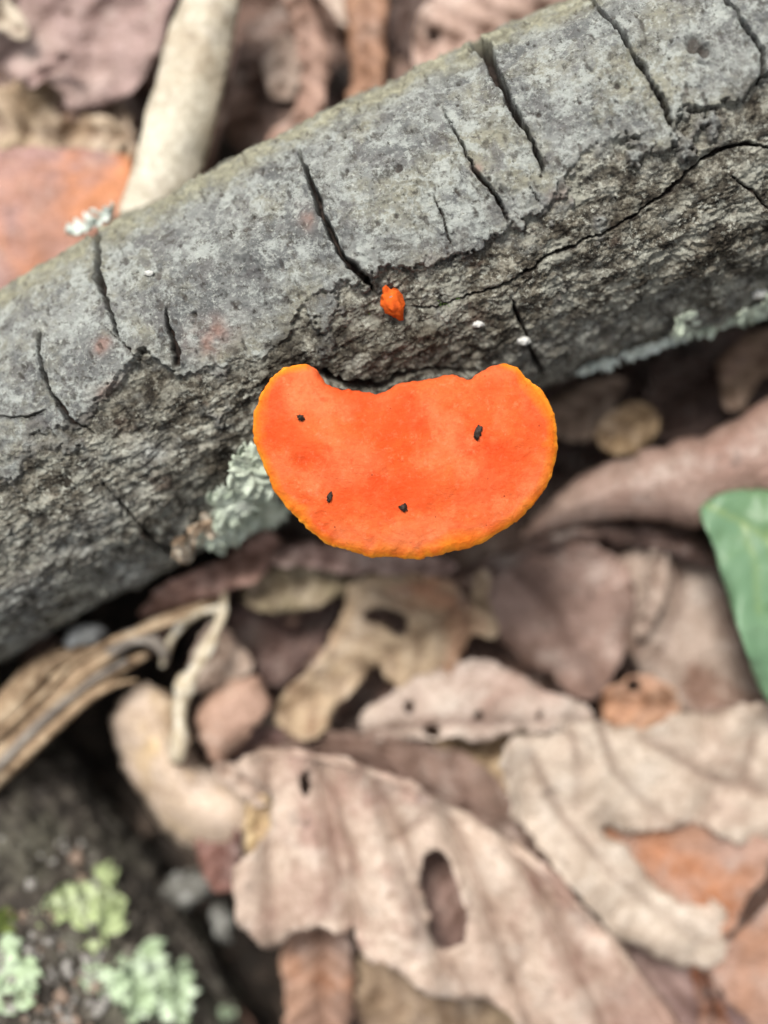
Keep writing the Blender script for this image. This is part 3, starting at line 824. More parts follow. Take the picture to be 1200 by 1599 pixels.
def panels(x, y):
    a = np.array([300, 422, 548, 655, 754, 845, 935, 1030]); b = np.array([-.05, 0, .22, .39, .40, .55, .65, .7])
    X = a[:, None] + b[:, None] * (y - 1400)[None]
    ph = np.zeros(x.shape)
    for k in range(len(a) - 1):
        f = (x - X[k]) / (X[k + 1] - X[k]); m = (f >= 0) & (f < 1)
        ph = np.where(m, np.where(f < .62, np.sin(f / .62 * np.pi / 2), np.cos((f - .62) / .38 * np.pi / 2)), ph)
    return .34 * ph
def build_litter():
    # --- big foreground leaf
    leaf('oak_leaf', 'large pinkish brown lobed dead leaf with one long oval hole', [
        (366, 1190), (400, 1174), (450, 1168), (520, 1178), (600, 1204), (660, 1230), (705, 1258), (760, 1288), (822, 1325), (872, 1370),
        (920, 1420), (962, 1470), (1003, 1520), (1055, 1575), (1110, 1660), (1080, 1760), (960, 1790), (880, 1740), (850, 1660), (815, 1610),
        (790, 1570), (740, 1560), (690, 1566), (645, 1540), (612, 1505), (572, 1508), (556, 1475), (556, 1440), (540, 1462), (480, 1446),
        (448, 1462), (428, 1480), (392, 1474), (372, 1444), (362, 1395), (368, 1340), (410, 1320), (428, 1280), (424, 1240), (390, 1215)],
        -3.55, pinkish(), holes=[[(668, 1330), (692, 1326), (712, 1362), (728, 1410), (737, 1440), (716, 1480), (690, 1486), (674, 1450), (660, 1392), (654, 1358)],
                                 [(466, 1205), (484, 1200), (490, 1225), (482, 1248), (466, 1240)]],
        slope=(-.02, -.06), dome=.5, warp=.12, ragged=11,
        veins=[[(500, 1195), (528, 1260), (545, 1330), (555, 1440)], [(585, 1220), (628, 1300), (655, 1380), (690, 1490), (740, 1570)],
               [(700, 1265), (735, 1345), (770, 1440), (810, 1540), (840, 1640)], [(800, 1320), (850, 1400), (900, 1500), (960, 1640)],
               [(425, 1180), (410, 1260), (420, 1340), (425, 1470)], [(620, 1305), (650, 1285), (690, 1255)], [(800, 1530), (815, 1490)]],
        vamp=.10, vw=7, fn=panels, crumple=.05,
        midrib=([(380, 1184), (450, 1176), (520, 1186), (600, 1212), (700, 1264), (815, 1330), (915, 1424), (1000, 1524), (1090, 1660)], [.05, .06, .05]))
    leaf('dead_leaf', 'dull brown leaf half hidden along the midrib of the large lobed leaf', [
        (380, 1180), (440, 1150), (520, 1140), (600, 1145), (660, 1160), (740, 1180), (800, 1240), (840, 1300), (870, 1370), (780, 1330), (700, 1300), (600, 1260), (500, 1230), (420, 1215)],
        -4.35, mat('umber_leaf', (140, 114, 104), (156, 130, 118), (116, 92, 82), k=K), slope=(-.05, -.15), dome=.2, midrib=([(400, 1190), (520, 1165), (640, 1195), (760, 1270)], [.03, .04]))
    leaf('dead_leaf', 'dark brown smooth leaf seen through the oval hole of the large leaf', [
        (610, 1300), (700, 1290), (770, 1340), (780, 1440), (770, 1520), (690, 1530), (640, 1480), (620, 1390)], -4.6,
        mat('hole_leaf', (150, 122, 114), (164, 134, 124), k=K), dome=.5, slope=(.15, 0))
    leaf('dead_leaf', 'rusty orange strip of leaf hanging below the large lobed leaf', [
        (436, 1478), (470, 1440), (548, 1450), (556, 1520), (548, 1620), (530, 1720), (452, 1720), (446, 1580)], -4.3,
        mat('rust_strip', (178, 138, 114), (164, 136, 124), (188, 130, 94), k=K), dome=.25, slope=(-.1, 0), midrib=([(446, 1560), (490, 1490), (545, 1455)], [.02, .03]))
    leaf('dead_leaf', 'olive tan crumpled leaf under the tip of the large lobed leaf', [
        (545, 1490), (620, 1490), (700, 1540), (800, 1560), (830, 1640), (800, 1720), (620, 1720), (570, 1640), (560, 1560)], -4.7,
        mat('olive_leaf', (160, 140, 116), (176, 152, 130), (130, 108, 88), k=K), warp=.4)
    # --- pale right leaf with a lobe
    leaf('oak_leaf', 'wide pale beige leaf with a rounded lobe and a dark curved vein', [
        (778, 1195), (800, 1155), (850, 1132), (930, 1124), (1000, 1146), (1060, 1112), (1120, 1108), (1200, 1092), (1300, 1080), (1370, 1160), (1360, 1300),
        (1290, 1352), (1240, 1350), (1195, 1330), (1150, 1318), (1092, 1292), (1000, 1300), (938, 1292), (965, 1312), (1003, 1350), (1025, 1384), (1062, 1412), (1100, 1400), (1132, 1420),
        (1148, 1482), (1122, 1512), (1060, 1512), (1000, 1482), (950, 1452), (900, 1395), (850, 1332), (805, 1270)],
        -3.75, pale(), slope=(.02, -.02), dome=.15, warp=.16, ragged=15, smooth=0, curl=.42,
        veins=[[(935, 1130), (945, 1160), (958, 1200), (990, 1240), (1030, 1272)], [(830, 1180), (880, 1280), (960, 1370), (1090, 1470)], [(1180, 1150), (1160, 1220), (1195, 1240)],
               [(1000, 1150), (1100, 1210), (1250, 1260)], [(890, 1140), (905, 1200), (900, 1260)], [(1100, 1290), (1110, 1240)]], vamp=.16, vw=6)
    leaf('dead_leaf', 'rusty orange smooth leaf below the pale beige lobed leaf', [
        (900, 1280), (1000, 1288), (1100, 1280), (1200, 1312), (1310, 1350), (1340, 1480), (1300, 1640), (1200, 1640), (1120, 1540), (1060, 1480), (1000, 1400)],
        -4.0, rust(), slope=(.06, -.02), dome=.25, warp=.08, curl=.15, auto=False, crumple=.05, midrib=([(960, 1300), (1060, 1370), (1180, 1440), (1310, 1510)], [.02, .04]))
    leaf('dead_leaf', 'violet brown leaf lying lowest beside the tip of the large leaf', [
        (940, 1450), (1010, 1480), (1080, 1500), (1160, 1500), (1260, 1560), (1300, 1680), (1200, 1740), (1090, 1690), (1040, 1600), (985, 1530)],
        -4.6, violet(), slope=(.05, 0), warp=.2, veins=[[(1010, 1500), (1100, 1600), (1180, 1700)]])
    leaf('curled_leaf', 'narrow dark reddish curled leaf sliver at the edge of the violet leaf', [
        (1078, 1515), (1100, 1508), (1118, 1545), (1140, 1590), (1160, 1650), (1130, 1690), (1100, 1640), (1088, 1570)], -3.95,
        mat('red_sliver', (120, 76, 56), (150, 96, 66), (80, 52, 44), k=K), dome=.35, step=8)
    # --- middle right
    leaf('dead_leaf', 'pale spotted leaf with dark gnaw holes lying above the umber leaf', [
        (556, 1120), (600, 1090), (640, 1060), (700, 1040), (760, 1024), (805, 1050), (860, 1082), (922, 1100), (936, 1128), (870, 1142), (790, 1142), (760, 1160),
        (700, 1152), (640, 1158), (575, 1156)], -3.95, mat('spotted_leaf', (190, 168, 158), (202, 184, 172), (172, 144, 132), k=K),
        holes=[[(628, 1100), (644, 1092), (648, 1112), (634, 1120)], [(738, 1112), (752, 1106), (754, 1124), (742, 1126)], [(650, 1136), (676, 1132), (690, 1146), (660, 1150)], [(836, 1112), (848, 1108), (850, 1122), (838, 1124)]],
        dome=.4, slope=(0, -.05), veins=[[(575, 1140), (700, 1125), (830, 1128), (925, 1115)]], step=9)
    leaf('dead_leaf', 'tan brown crumpled leaf between the spotted and the beige leaf', [
        (560, 1150), (680, 1140), (780, 1135), (870, 1138), (860, 1180), (830, 1230), (800, 1250), (740, 1230), (660, 1190)], -4.7, tan(), warp=.35)
    leaf('dead_leaf', 'broad dull brown concave leaf under the front of the fungus', [
        (742, 905), (790, 876), (850, 850), (920, 848), (968, 870), (996, 920), (988, 975), (962, 1040), (942, 1095), (900, 1090), (850, 1055), (800, 1015), (762, 985), (746, 945)],
        -4.5, mat('dull_brown', (150, 122, 112), (164, 138, 128), (124, 98, 88), k=K), dome=-.5, slope=(.10, -.10), veins=[[(800, 880), (870, 960), (930, 1080)]])
    leaf('dead_leaf', 'ash brown wrinkled leaf between the green leaf and the dull brown leaf', [
        (955, 870), (1010, 845), (1060, 848), (1100, 870), (1135, 930), (1158, 1000), (1178, 1060), (1200, 1110), (1120, 1125), (1040, 1100), (1000, 1060), (975, 1000), (1000, 930)],
        -4.7, mat('ash_leaf', (170, 150, 138), (184, 164, 152), (140, 110, 96), k=K), warp=.3, veins=[[(1020, 860), (1040, 930), (990, 1020), (960, 1080)], [(1060, 860), (1060, 950), (1010, 1060)]], vamp=.15)
    leaf('dead_leaf', 'small orange tinted leaf scrap beside the pale spotted leaf', [
        (938, 1085), (975, 1060), (1020, 1050), (1065, 1090), (1055, 1138), (995, 1152), (950, 1142)], -4.15,
        mat('orange_scrap', (184, 150, 132), (196, 140, 100), (196, 156, 130), k=K), holes=[[(975, 1065), (995, 1060), (1000, 1078), (982, 1082)]], warp=.2, step=8)
    leaf('curled_leaf', 'long curled reddish brown leaf stretched beneath the branch', [
        (800, 845), (850, 800), (872, 765), (930, 728), (990, 712), (1030, 692), (1090, 684), (1130, 662), (1172, 636), (1215, 610), (1290, 580), (1320, 700), (1290, 770),
        (1200, 772), (1150, 800), (1110, 826), (1060, 820), (1000, 806), (940, 810), (880, 822), (840, 842)], -3.15,
        mat('curled_red', (168, 144, 134), (152, 116, 104), (176, 150, 138), k=K, scale=.3), dome=.55, edge=.5, edgew=22, slope=(.10, 0), warp=.1, auto=False, crumple=.05, curl=.15)
    leaf('curled_leaf', 'dark brown leaf edge in the shade of the long curled leaf', [
        (690, 905), (760, 868), (850, 835), (940, 806), (1030, 806), (1090, 828), (1130, 870), (1140, 905), (1080, 880), (1000, 850), (920, 852), (840, 862), (760, 900)],
        -4.0, dark(), dome=.3, edge=.3, edgew=18)
    leaf('green_leaf', 'smooth green living leaf reaching in over the brown litter', [
        (1090, 800), (1102, 782), (1130, 768), (1168, 762), (1230, 768), (1310, 800), (1400, 880), (1440, 1000), (1420, 1120), (1340, 1160), (1250, 1130), (1192, 1094), (1176, 1050),
        (1160, 1000), (1142, 950), (1126, 900), (1116, 850)], -2.9,
        leaf_mat('green_blade', (106, 140, 106), (114, 146, 114), (108, 140, 102), vein=(134, 154, 100), spots=0, k=.76, rough=.45, mottle=.12), dome=.3, slope=(-.05, 0), warp=.05, ragged=2,
        veins=[[(1100, 786), (1160, 815), (1230, 862), (1350, 980), (1420, 1080)], [(1160, 815), (1180, 880), (1185, 960)], [(1200, 842), (1222, 930), (1225, 1040)], [(1190, 836), (1240, 820), (1290, 825)]], vw=3.5, vamp=.05, fine=.01)
    # --- leaves under the right of the branch
    leaf('dead_leaf', 'olive brown rounded leaf tip between the branch and the long curled leaf', [
        (925, 690), (940, 650), (985, 625), (1025, 640), (1035, 680), (1000, 705), (950, 715)], -4.1, mat('olive_tip', (150, 126, 96), (160, 136, 110), (116, 92, 70), k=K), dome=.3)
    leaf('dead_leaf', 'grey brown leaf tucked between fungus and branch edge', [
        (840, 640), (880, 605), (940, 590), (990, 590), (960, 640), (930, 690), (880, 690), (850, 680)], -4.4, mat('greyish_tuck', (150, 128, 112), (168, 146, 130), (110, 92, 80), k=K), dome=.25)
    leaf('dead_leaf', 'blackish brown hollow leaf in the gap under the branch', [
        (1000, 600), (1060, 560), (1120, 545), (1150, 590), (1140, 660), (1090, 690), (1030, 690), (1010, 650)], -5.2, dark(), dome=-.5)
    leaf('dead_leaf', 'upright tan leaf strip below the lichen edge of the branch', [
        (1120, 560), (1150, 530), (1210, 500), (1260, 500), (1240, 560), (1180, 600), (1160, 640), (1136, 640), (1126, 600)], -4.2, mat('tan_strip', (160, 136, 116), (140, 108, 94), k=K), slope=(.1, .1))
    # --- centre, left of the fungus front
    leaf('dead_leaf', 'buff torn leaf with a black gap just below the fungus', [
        (545, 908), (620, 890), (690, 905), (742, 940), (780, 975), (772, 998), (732, 988), (722, 1030), (696, 1062), (642, 1078), (604, 1062), (592, 1034), (560, 1064), (522, 1112),
        (502, 1154), (460, 1156), (422, 1122), (440, 1088), (480, 1050), (512, 1000), (538, 950)], -4.1, mat('buff_leaf', (182, 158, 132), (196, 172, 144), (168, 122, 94), k=K),
        holes=[[(564, 958), (598, 944), (632, 958), (640, 990), (616, 998), (602, 972), (576, 974)]], warp=.22, slope=(0, .02), ragged=7)
    leaf('dead_leaf', 'dark purplish brown leaf in the gap left of the buff leaf', [
        (360, 950), (420, 935), (500, 930), (540, 940), (510, 1000), (470, 1050), (430, 1080), (390, 1050), (360, 1000)], -5.3, mat('dark_purple', (110, 86, 82), (124, 100, 94), k=K), dome=-.4)
    leaf('dead_leaf', 'pale olive leaf edge below the lichen patch of the branch', [
        (360, 930), (410, 892), (480, 880), (560, 885), (600, 895), (540, 925), (470, 955), (420, 960)], -4.3, mat('pale_olive', (172, 158, 130), (160, 140, 116), k=K), dome=.2)
    leaf('curled_leaf', 'thin pinkish curled leaf edge right under the fungus rim', [
        (425, 855), (470, 838), (545, 850), (640, 862), (720, 880), (690, 900), (610, 895), (540, 898), (480, 888), (430, 885)], -3.5, mat('pink_edge', (168, 140, 134), (184, 158, 150), (140, 112, 106), k=K), dome=.3, edge=.25)
    leaf('curled_leaf', 'slender reddish brown folded leaf along the lower branch edge', [
        (202, 968), (250, 918), (300, 890), (350, 876), (382, 848), (420, 826), (441, 838), (436, 872), (400, 908), (350, 928), (300, 944), (250, 958)], -3.6,
        mat('red_fold', (196, 158, 146), (188, 148, 136), (204, 172, 160), k=1.0), dome=.3, edge=.3, edgew=14, step=8, fn=lambda x, y: .22 * np.sin((x + y * 1.5) / 40))
    leaf('dead_leaf', 'rounded pinkish tan leaf tip beside the knobbly white twig', [
        (303, 1112), (330, 1080), (380, 1054), (412, 1058), (428, 1092), (402, 1132), (372, 1172), (346, 1198), (324, 1176), (308, 1142)], -3.75, mat('round_tip', (186, 152, 136), (196, 162, 144), k=K), auto=False, crumple=.04, dome=.35, edge=.2, edgew=16, step=8)
    leaf('curled_leaf', 'rolled tan leaf hollow beside the black gap near the rotten log', [
        (172, 1122), (196, 1080), (240, 1058), (284, 1098), (302, 1180), (342, 1204), (384, 1222), (424, 1252), (428, 1322), (392, 1356), (350, 1346), (300, 1334), (250, 1294), (206, 1226), (178, 1164)],
        -3.8, mat('rolled_tan', (196, 174, 154), (210, 188, 172), (212, 184, 146), k=1.0), dome=.5, edge=.9, edgew=26, slope=(.12, 0), warp=.12, auto=False, crumple=.05)
    leaf('dead_leaf', 'dusky red brown scrap wedged beneath the rolled tan leaf', [
        (300, 1330), (330, 1290), (365, 1285), (385, 1330), (370, 1395), (330, 1390)], -3.9, mat('dusky_scrap', (140, 100, 90), (124, 90, 84), k=K), dome=.2, step=8)
    leaf('dead_leaf', 'pale pinkish leaf wedge between white twig and torn leaf', [
        (330, 960), (370, 1000), (400, 1045), (350, 1075), (310, 1090), (290, 1050), (310, 1000)], -4.4, pinkish(), warp=.2)
    leaf('dead_leaf', 'dusky mauve leaf between the round tip and the umber leaf', [
        (350, 1190), (400, 1130), (450, 1140), (540, 1150), (560, 1180), (480, 1190), (420, 1190), (370, 1215)], -4.5, violet(), warp=.2)
    # --- above the branch
    leaf('curled_leaf', 'bleached beige rolled leaf lying like a stick behind the branch', [
        (290, -120), (292, -40), (286, 0), (264, 40), (252, 84), (246, 124), (230, 164), (220, 222), (200, 284), (180, 340), (220, 380), (290, 330), (318, 262), (336, 206), (352, 128), (366, 60), (376, 0), (388, -80), (380, -130)],
        -3.1, mat('bleached', (204, 194, 176), (214, 206, 190), (192, 178, 158), k=K, spots=.15), dome=.0, ragged=3, warp=.05,
        fn=lambda x, y: .35 - .35 * (((x - (300 - .0 - (y - 0) * .32 + 30)) / 60) ** 2).clip(0, 2.5), fine=.02, auto=False, crumple=.03, curl=.12)
    leaf('dead_leaf', 'orange and purple brown smooth leaf behind the white lichen tuft', [
        (-150, 250), (-60, 238), (0, 234), (60, 226), (130, 232), (195, 236), (215, 290), (190, 340), (140, 400), (60, 450), (0, 480), (-100, 520), (-170, 400)], -3.7,
        mat('orange_leaf', (178, 138, 128), (208, 138, 96), (168, 130, 124), k=K, scale=.38, spots=.1), dome=.35, slope=(0, .05), warp=.12, auto=False, crumple=.05)
    leaf('oak_leaf', 'mauve brown crumpled leaf left of the bleached rolled leaf', [
        (20, -100), (120, -130), (240, -110), (276, -40), (272, 10), (254, 64), (236, 110), (196, 150), (150, 172), (104, 176), (96, 140), (60, 116), (20, 128), (-10, 104), (-20, 40), (40, 20)], -4.0,
        mat('mauve_leaf', (178, 152, 148), (164, 136, 132), (190, 166, 160), k=K), holes=[[(96, 16), (112, 12), (116, 28), (100, 32)]], warp=.45, wf=.7, slope=(0, -.1), veins=[[(-20, 110), (60, 40), (130, -40)]])
    leaf('dead_leaf', 'cream torn leaf edge at the corner of the mauve leaf', [
        (-60, -20), (0, -30), (30, 20), (50, 60), (30, 66), (0, 40), (-60, 50)], -3.4, mat('cream_edge', (214, 200, 182), (222, 208, 190), k=K), step=8)
    leaf('dead_leaf', 'cream tan crumpled leaf between mauve leaf and orange leaf', [
        (-90, 130), (0, 140), (50, 110), (100, 150), (150, 175), (200, 165), (214, 220), (200, 260), (100, 262), (0, 262), (-90, 262)], -4.5, mat('cream_crumple', (206, 184, 156), (196, 176, 160), (170, 138, 110), k=K), warp=.45, wf=.8)
    leaf('dead_leaf', 'dark brown leaf hollow beside the bleached rolled leaf', [
        (370, 60), (400, 20), (470, -20), (540, 20), (520, 120), (480, 200), (420, 240), (360, 240), (350, 160)], -5.0, mat('hollow_brown', (120, 96, 86), (140, 112, 100), (90, 70, 62), k=K), warp=.4, dome=-.5)
    leaf('curled_leaf', 'pinkish curled leaf rib arching behind the branch', [
        (430, -60), (470, -40), (492, 20), (512, 80), (516, 130), (500, 190), (470, 230), (420, 250), (410, 220), (456, 180), (476, 120), (462, 60), (440, 10)], -4.0, mat('pink_rib', (184, 152, 138), (176, 140, 124), k=K), dome=.35, edge=.2, step=9)
    leaf('dead_leaf', 'upright orange tan leaf strip behind the top of the branch', [
        (532, -60), (600, -70), (606, 0), (604, 60), (596, 130), (580, 170), (540, 170), (546, 100), (538, 30)], -4.0, mat('orange_tan', (182, 142, 116), (170, 128, 104), (150, 112, 92), k=K), dome=.3, edge=.2)
    leaf('dead_leaf', 'smooth pink beige leaf behind the upper end of the branch', [
        (640, 60), (660, 10), (720, -40), (820, -80), (980, -100), (1000, -20), (920, 40), (820, 90), (740, 120), (690, 130), (650, 110)], -4.1, mat('pink_beige', (192, 162, 150), (204, 176, 164), k=K), holes=[[(664, 48), (684, 42), (690, 62), (672, 66)]], dome=.3, warp=.2)
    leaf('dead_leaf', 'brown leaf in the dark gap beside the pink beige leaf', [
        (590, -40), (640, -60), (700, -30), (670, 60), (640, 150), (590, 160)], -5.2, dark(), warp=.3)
build_litter()
def build_bits():
    leaf('dead_leaf', 'pale mauve folded leaf strip lying across the mauve crumpled leaf', [(30, 128), (60, 100), (100, 76), (118, 84), (110, 104), (76, 122), (44, 140)], -3.5, mat('mauve_leaf'), dome=.2, step=6)
    leaf('dead_leaf', 'brown torn leaf corner beneath the mauve leaf and the bleached roll', [(96, 150), (140, 140), (190, 150), (176, 176), (120, 190), (92, 176)], -4.1, mat('umber_leaf'), step=6, warp=.3)
    leaf('dead_leaf', 'pale upright leaf flap between the cream leaf and the bleached roll', [(76, 232), (92, 180), (130, 176), (186, 184), (196, 236), (140, 250)], -4.15, mat('cream_crumple'), step=6, slope=(.2, 0))
    leaf('dead_leaf', 'grey tan leaf patch showing inside the dark brown hollow leaf', [(410, 90), (440, 50), (468, 70), (474, 120), (450, 160), (420, 150)], -4.7, mat('ash_leaf'), step=7)
    leaf('dead_leaf', 'tan curl edging the dull brown concave leaf', [(738, 905), (752, 890), (766, 900), (760, 940), (776, 980), (768, 1000), (744, 968)], -4.0, mat('buff_leaf'), step=6, dome=.2)
    leaf('dead_leaf', 'buff upright sliver beside the ash brown wrinkled leaf', [(1008, 865), (1040, 850), (1046, 900), (1030, 960), (1000, 1010), (986, 1000), (1012, 940)], -4.2, mat('ash_leaf'), step=6, dome=.25)
    leaf('dead_leaf', 'yellowish tan patch of leaf resting on the rolled tan leaf', [(384, 1250), (420, 1240), (428, 1290), (410, 1310), (424, 1340), (396, 1352), (380, 1310)], -3.35, mat('yellow_patch', (214, 188, 148), (206, 176, 138), k=K), step=6, ragged=6)
    leaf('dead_leaf', 'pinkish wedge of leaf between rolled tan leaf and large lobed leaf', [(330, 1200), (352, 1186), (400, 1206), (424, 1240), (410, 1262), (364, 1240)], -3.4, pinkish(), step=7)
    deep = mat('gap_shade_brown_leaf', (112, 86, 76), (134, 106, 94), (90, 68, 60), k=K)  # under-layer browns darkened, gap shade put into the leaf colour
    big = [('broad brown pleated leaf spread beneath the buff and the spotted leaf', [(420, 900), (560, 880), (740, 890), (860, 980), (900, 1090), (800, 1165), (620, 1175), (480, 1155), (410, 1050)], -5.0, deep),
           ('broad dark brown leaf spread beneath the dull brown and wrinkled leaf', [(820, 860), (1000, 830), (1180, 870), (1240, 1000), (1200, 1120), (1040, 1150), (900, 1110), (840, 1000)], -5.2, deep),
           ('broad shade-darkened brown leaf spread beneath the midrib of the large lobed leaf', [(350, 1160), (520, 1120), (760, 1140), (900, 1250), (880, 1400), (700, 1380), (480, 1300)], -4.95, deep),
           ('broad brown leaf spread beneath the rusty smooth leaf', [(860, 1270), (1060, 1250), (1260, 1300), (1300, 1500), (1200, 1640), (1000, 1560), (900, 1420)], -5.6, brown()),
           ('broad shade-darkened brown leaf spread beneath the tip of the large lobed leaf', [(450, 1440), (640, 1420), (880, 1480), (960, 1640), (700, 1720), (480, 1700)], -5.1, deep),
           ('broad brown leaf beneath the curled leaf rib behind the branch', [(380, -80), (640, -100), (700, 60), (640, 180), (480, 240), (360, 260), (340, 60)], -5.3, deep),
           ('broad shade-darkened brown leaf beneath the mauve and cream crumpled leaves', [(-80, -60), (240, -80), (280, 120), (200, 280), (-60, 280)], -5.2, deep),
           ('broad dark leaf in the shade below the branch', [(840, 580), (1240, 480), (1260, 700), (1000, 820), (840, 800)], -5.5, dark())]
    for lab, poly, z, m in big:
        leaf('dead_leaf', lab, poly, z - .75, m, warp=.45, curl=.5, ragged=14, dome=.3)
build_bits()

# generic leaves that fill the litter below and around
def generic_leaf(k):
    rr = random.Random(k * 13 + 5)
    n = 36; out = []
    L, Wd = 1.0, rr.uniform(.30, .46)
    for i in range(n):
        a = 2 * math.pi * i / n
        lob = 1 + (.16 if k % 2 else .05) * math.cos(a * 9 + k) + .05 * math.sin(a * 5 + k)
        out.append((math.cos(a) * L * (1 - .06 * math.cos(2 * a)), math.sin(a) * Wd * lob * (1 - .25 * math.cos(a))))
    out = np.array(out) * 100
    Q, F, P, _ = triangulate(chaikin(out, 1), [], 9, 5, k)
    x, y = Q[:, 0] / 100, Q[:, 1] / 100
    vein = np.exp(-(y / .025) ** 2)
    for j in range(-3, 4):
        for sg in (-1, 1):
            dd = np.abs((x - j * .26) - sg * y * .9) ; vein = np.maximum(vein, .7 * np.exp(-(dd / .02) ** 2) * (sg * y > 0))
    z = .30 * fbm(x + k, y, 0, 1.1, 3) + rr.uniform(-.5, .7) * (y / Wd) ** 2 * .22 + rr.uniform(-.3, .3) * x ** 2 - .05 * np.exp(-(y / .05) ** 2)
    V = np.stack([x, y, z], 1) * 3.2
    nz = np.cross(V[F[:, 1]] - V[F[:, 0]], V[F[:, 2]] - V[F[:, 0]])[:, 2]
    F = np.where((nz < 0)[:, None], F[:, ::-1], F)
    t = np.linspace(-1.35, .95, 24)
    zz = np.interp(t, np.sort(x), z[np.argsort(x)] * 0) + .30 * fbm(t + k, 0 * t, 0, 1.1, 3) + 0 * t
    rib = np.stack([t, 0 * t, np.where(t < -1, zz, zz)], 1) * 3.2
    return npmesh('leaf_blade', V, F, {'vein': vein}), tubemesh('midrib', rib, [.07, .06, .02], 7)
GEN = [generic_leaf(k) for k in range(8)]
def scatter():
    mats = [pinkish(), pale(), brown(), tan(), rust(), violet(), brown(), pinkish()]
    DEEP = [(a.copy(), b.copy()) for a, b in GEN[:4]]
    rot = mat('rotting_gap_shade_leaf', (84, 64, 56), (104, 82, 72), (64, 48, 42), k=.8)  # buried rotting leaves, colour also darkened to paint deep shade in the gaps
    k = 0
    for i in range(150):
        r = math.sqrt(random.uniform(0, 1)); a = random.uniform(0, 2 * math.pi)
        x, y = r * math.cos(a) * 21, r * math.sin(a) * 24
        inner = abs(x) < 8.5 and abs(y) < 11
        if inner and random.random() < .25: continue
        if -8 < x < -1.5 and -11 < y < -3.5: continue
        z = random.uniform(-6.7, -6.1) if inner else random.uniform(-6.3, -4.9)
        if x < -3.2 and y < -4 and x > -8 : z -= .6
        sc = random.uniform(.75, 1.35)
        v = (2, 5, 6)[k % 3] if inner else k % len(GEN); k += 1
        e = empty('dead_leaf', (x, y, z)); e.rotation_euler = (random.gauss(0, .28), random.gauss(0, .28), random.uniform(0, 6.28)); e.scale = (sc,) * 3
        cname = 'rotting shade-darkened' if inner else ['pinkish', 'pale', 'brown', 'tan', 'rusty', 'violet brown', 'brown', 'pinkish'][v]
        tag(e, cname + ' dead leaf lying deep in the litter underneath other leaves', 'leaf', 'buried ' + cname + ' leaves of the litter')
        pair = DEEP[k % 4] if inner else GEN[v]
        b = bpy.data.objects.new('leaf_blade', pair[0]); m = bpy.data.objects.new('midrib', pair[1])
        for o in (b, m): COL.objects.link(o); o.parent = e
        if not b.data.materials: mm = rot if inner else mats[v]; b.data.materials.append(mm); m.data.materials.append(mm)
scatter()

def scraps():
    cols = [('brown', brown()), ('umber', mat('umber_leaf')), ('dark brown', dark()), ('mauve', violet())]
    var = []
    for k in range(12):
        rr = random.Random(k); n = rr.randint(6, 9)
        poly = [(math.cos(6.283 * i / n) * 55 * rr.uniform(.6, 1.25), math.sin(6.283 * i / n) * 34 * rr.uniform(.6, 1.25)) for i in range(n)]
        Q, F, P, _ = triangulate(chaikin(poly, 1), [], 9, 8, k)
        x, y = Q[:, 0] / 100, Q[:, 1] / 100
        z = .22 * fbm(x + k, y, 0, 1.5, 3) + rr.uniform(-1.2, 1.2) * y * y
        V = np.stack([x, y, z], 1); nz = np.cross(V[F[:, 1]] - V[F[:, 0]], V[F[:, 2]] - V[F[:, 0]])[:, 2]
        F = np.where((nz < 0)[:, None], F[:, ::-1], F)
        me = npmesh('leaf_scrap', V, F, {'vein': np.exp(-(y / .02) ** 2)}); me.materials.append(cols[k % 4][1]); var.append(me)
    for i in range(110):
        px, py = random.uniform(-60, 1260), random.uniform(-60, 1660)
        z = random.uniform(-6.0, -5.0); k = i % 12
        if px < 450 and py > 1080: continue
        o = bpy.data.objects.new('leaf_scrap', var[k]); COL.objects.link(o); o.location = W(px, py, z)
        o.rotation_euler = (random.gauss(0, .35), random.gauss(0, .35), random.uniform(0, 6.28)); q = random.uniform(.6, 1.5); o.scale = (q, q, q)
        tag(o, cols[k % 4][0] + ' torn scrap of dead leaf caught between larger leaves', 'leaf scrap', cols[k % 4][0] + ' leaf scraps in the litter')
scraps()

def fragments():
    V, F = [], []
    for i in range(2600):
        x, y = random.uniform(-14, 14), random.uniform(-17, 17); z = -7.1 + random.uniform(-.2, .5)
        s_ = random.uniform(.08, .38); a = random.uniform(0, 6.28); o = len(V)
        tx, ty = random.gauss(0, .4), random.gauss(0, .4)
        for j in range(5):
            b = a + j * 1.2566; rr = s_ * random.uniform(.6, 1.2)
            dx, dy = math.cos(b) * rr, math.sin(b) * rr * .6
            V.append((x + dx, y + dy, z + tx * dx + ty * dy))
        for j in range(5): V.append((V[o + j][0], V[o + j][1], V[o + j][2] - .03))
        F.append(tuple(range(o, o + 5)))
        for j in range(5): F.append((o + j, o + 5 + j, o + 5 + (j + 1) % 5, o + (j + 1) % 5))
    me = bpy.data.meshes.new('litter_fragments'); me.from_pydata(V, [], F)
    o = link('litter_fragments', me, plain_mat('leaf_crumbs', [(.3, (.015, .011, .008)), (.55, (.05, .036, .027)), (.75, (.14, .105, .08))], .9, .3))
    o['kind'] = 'stuff'; tag(o, 'small brown crumbs of rotted leaves covering the soil', 'litter')
fragments()

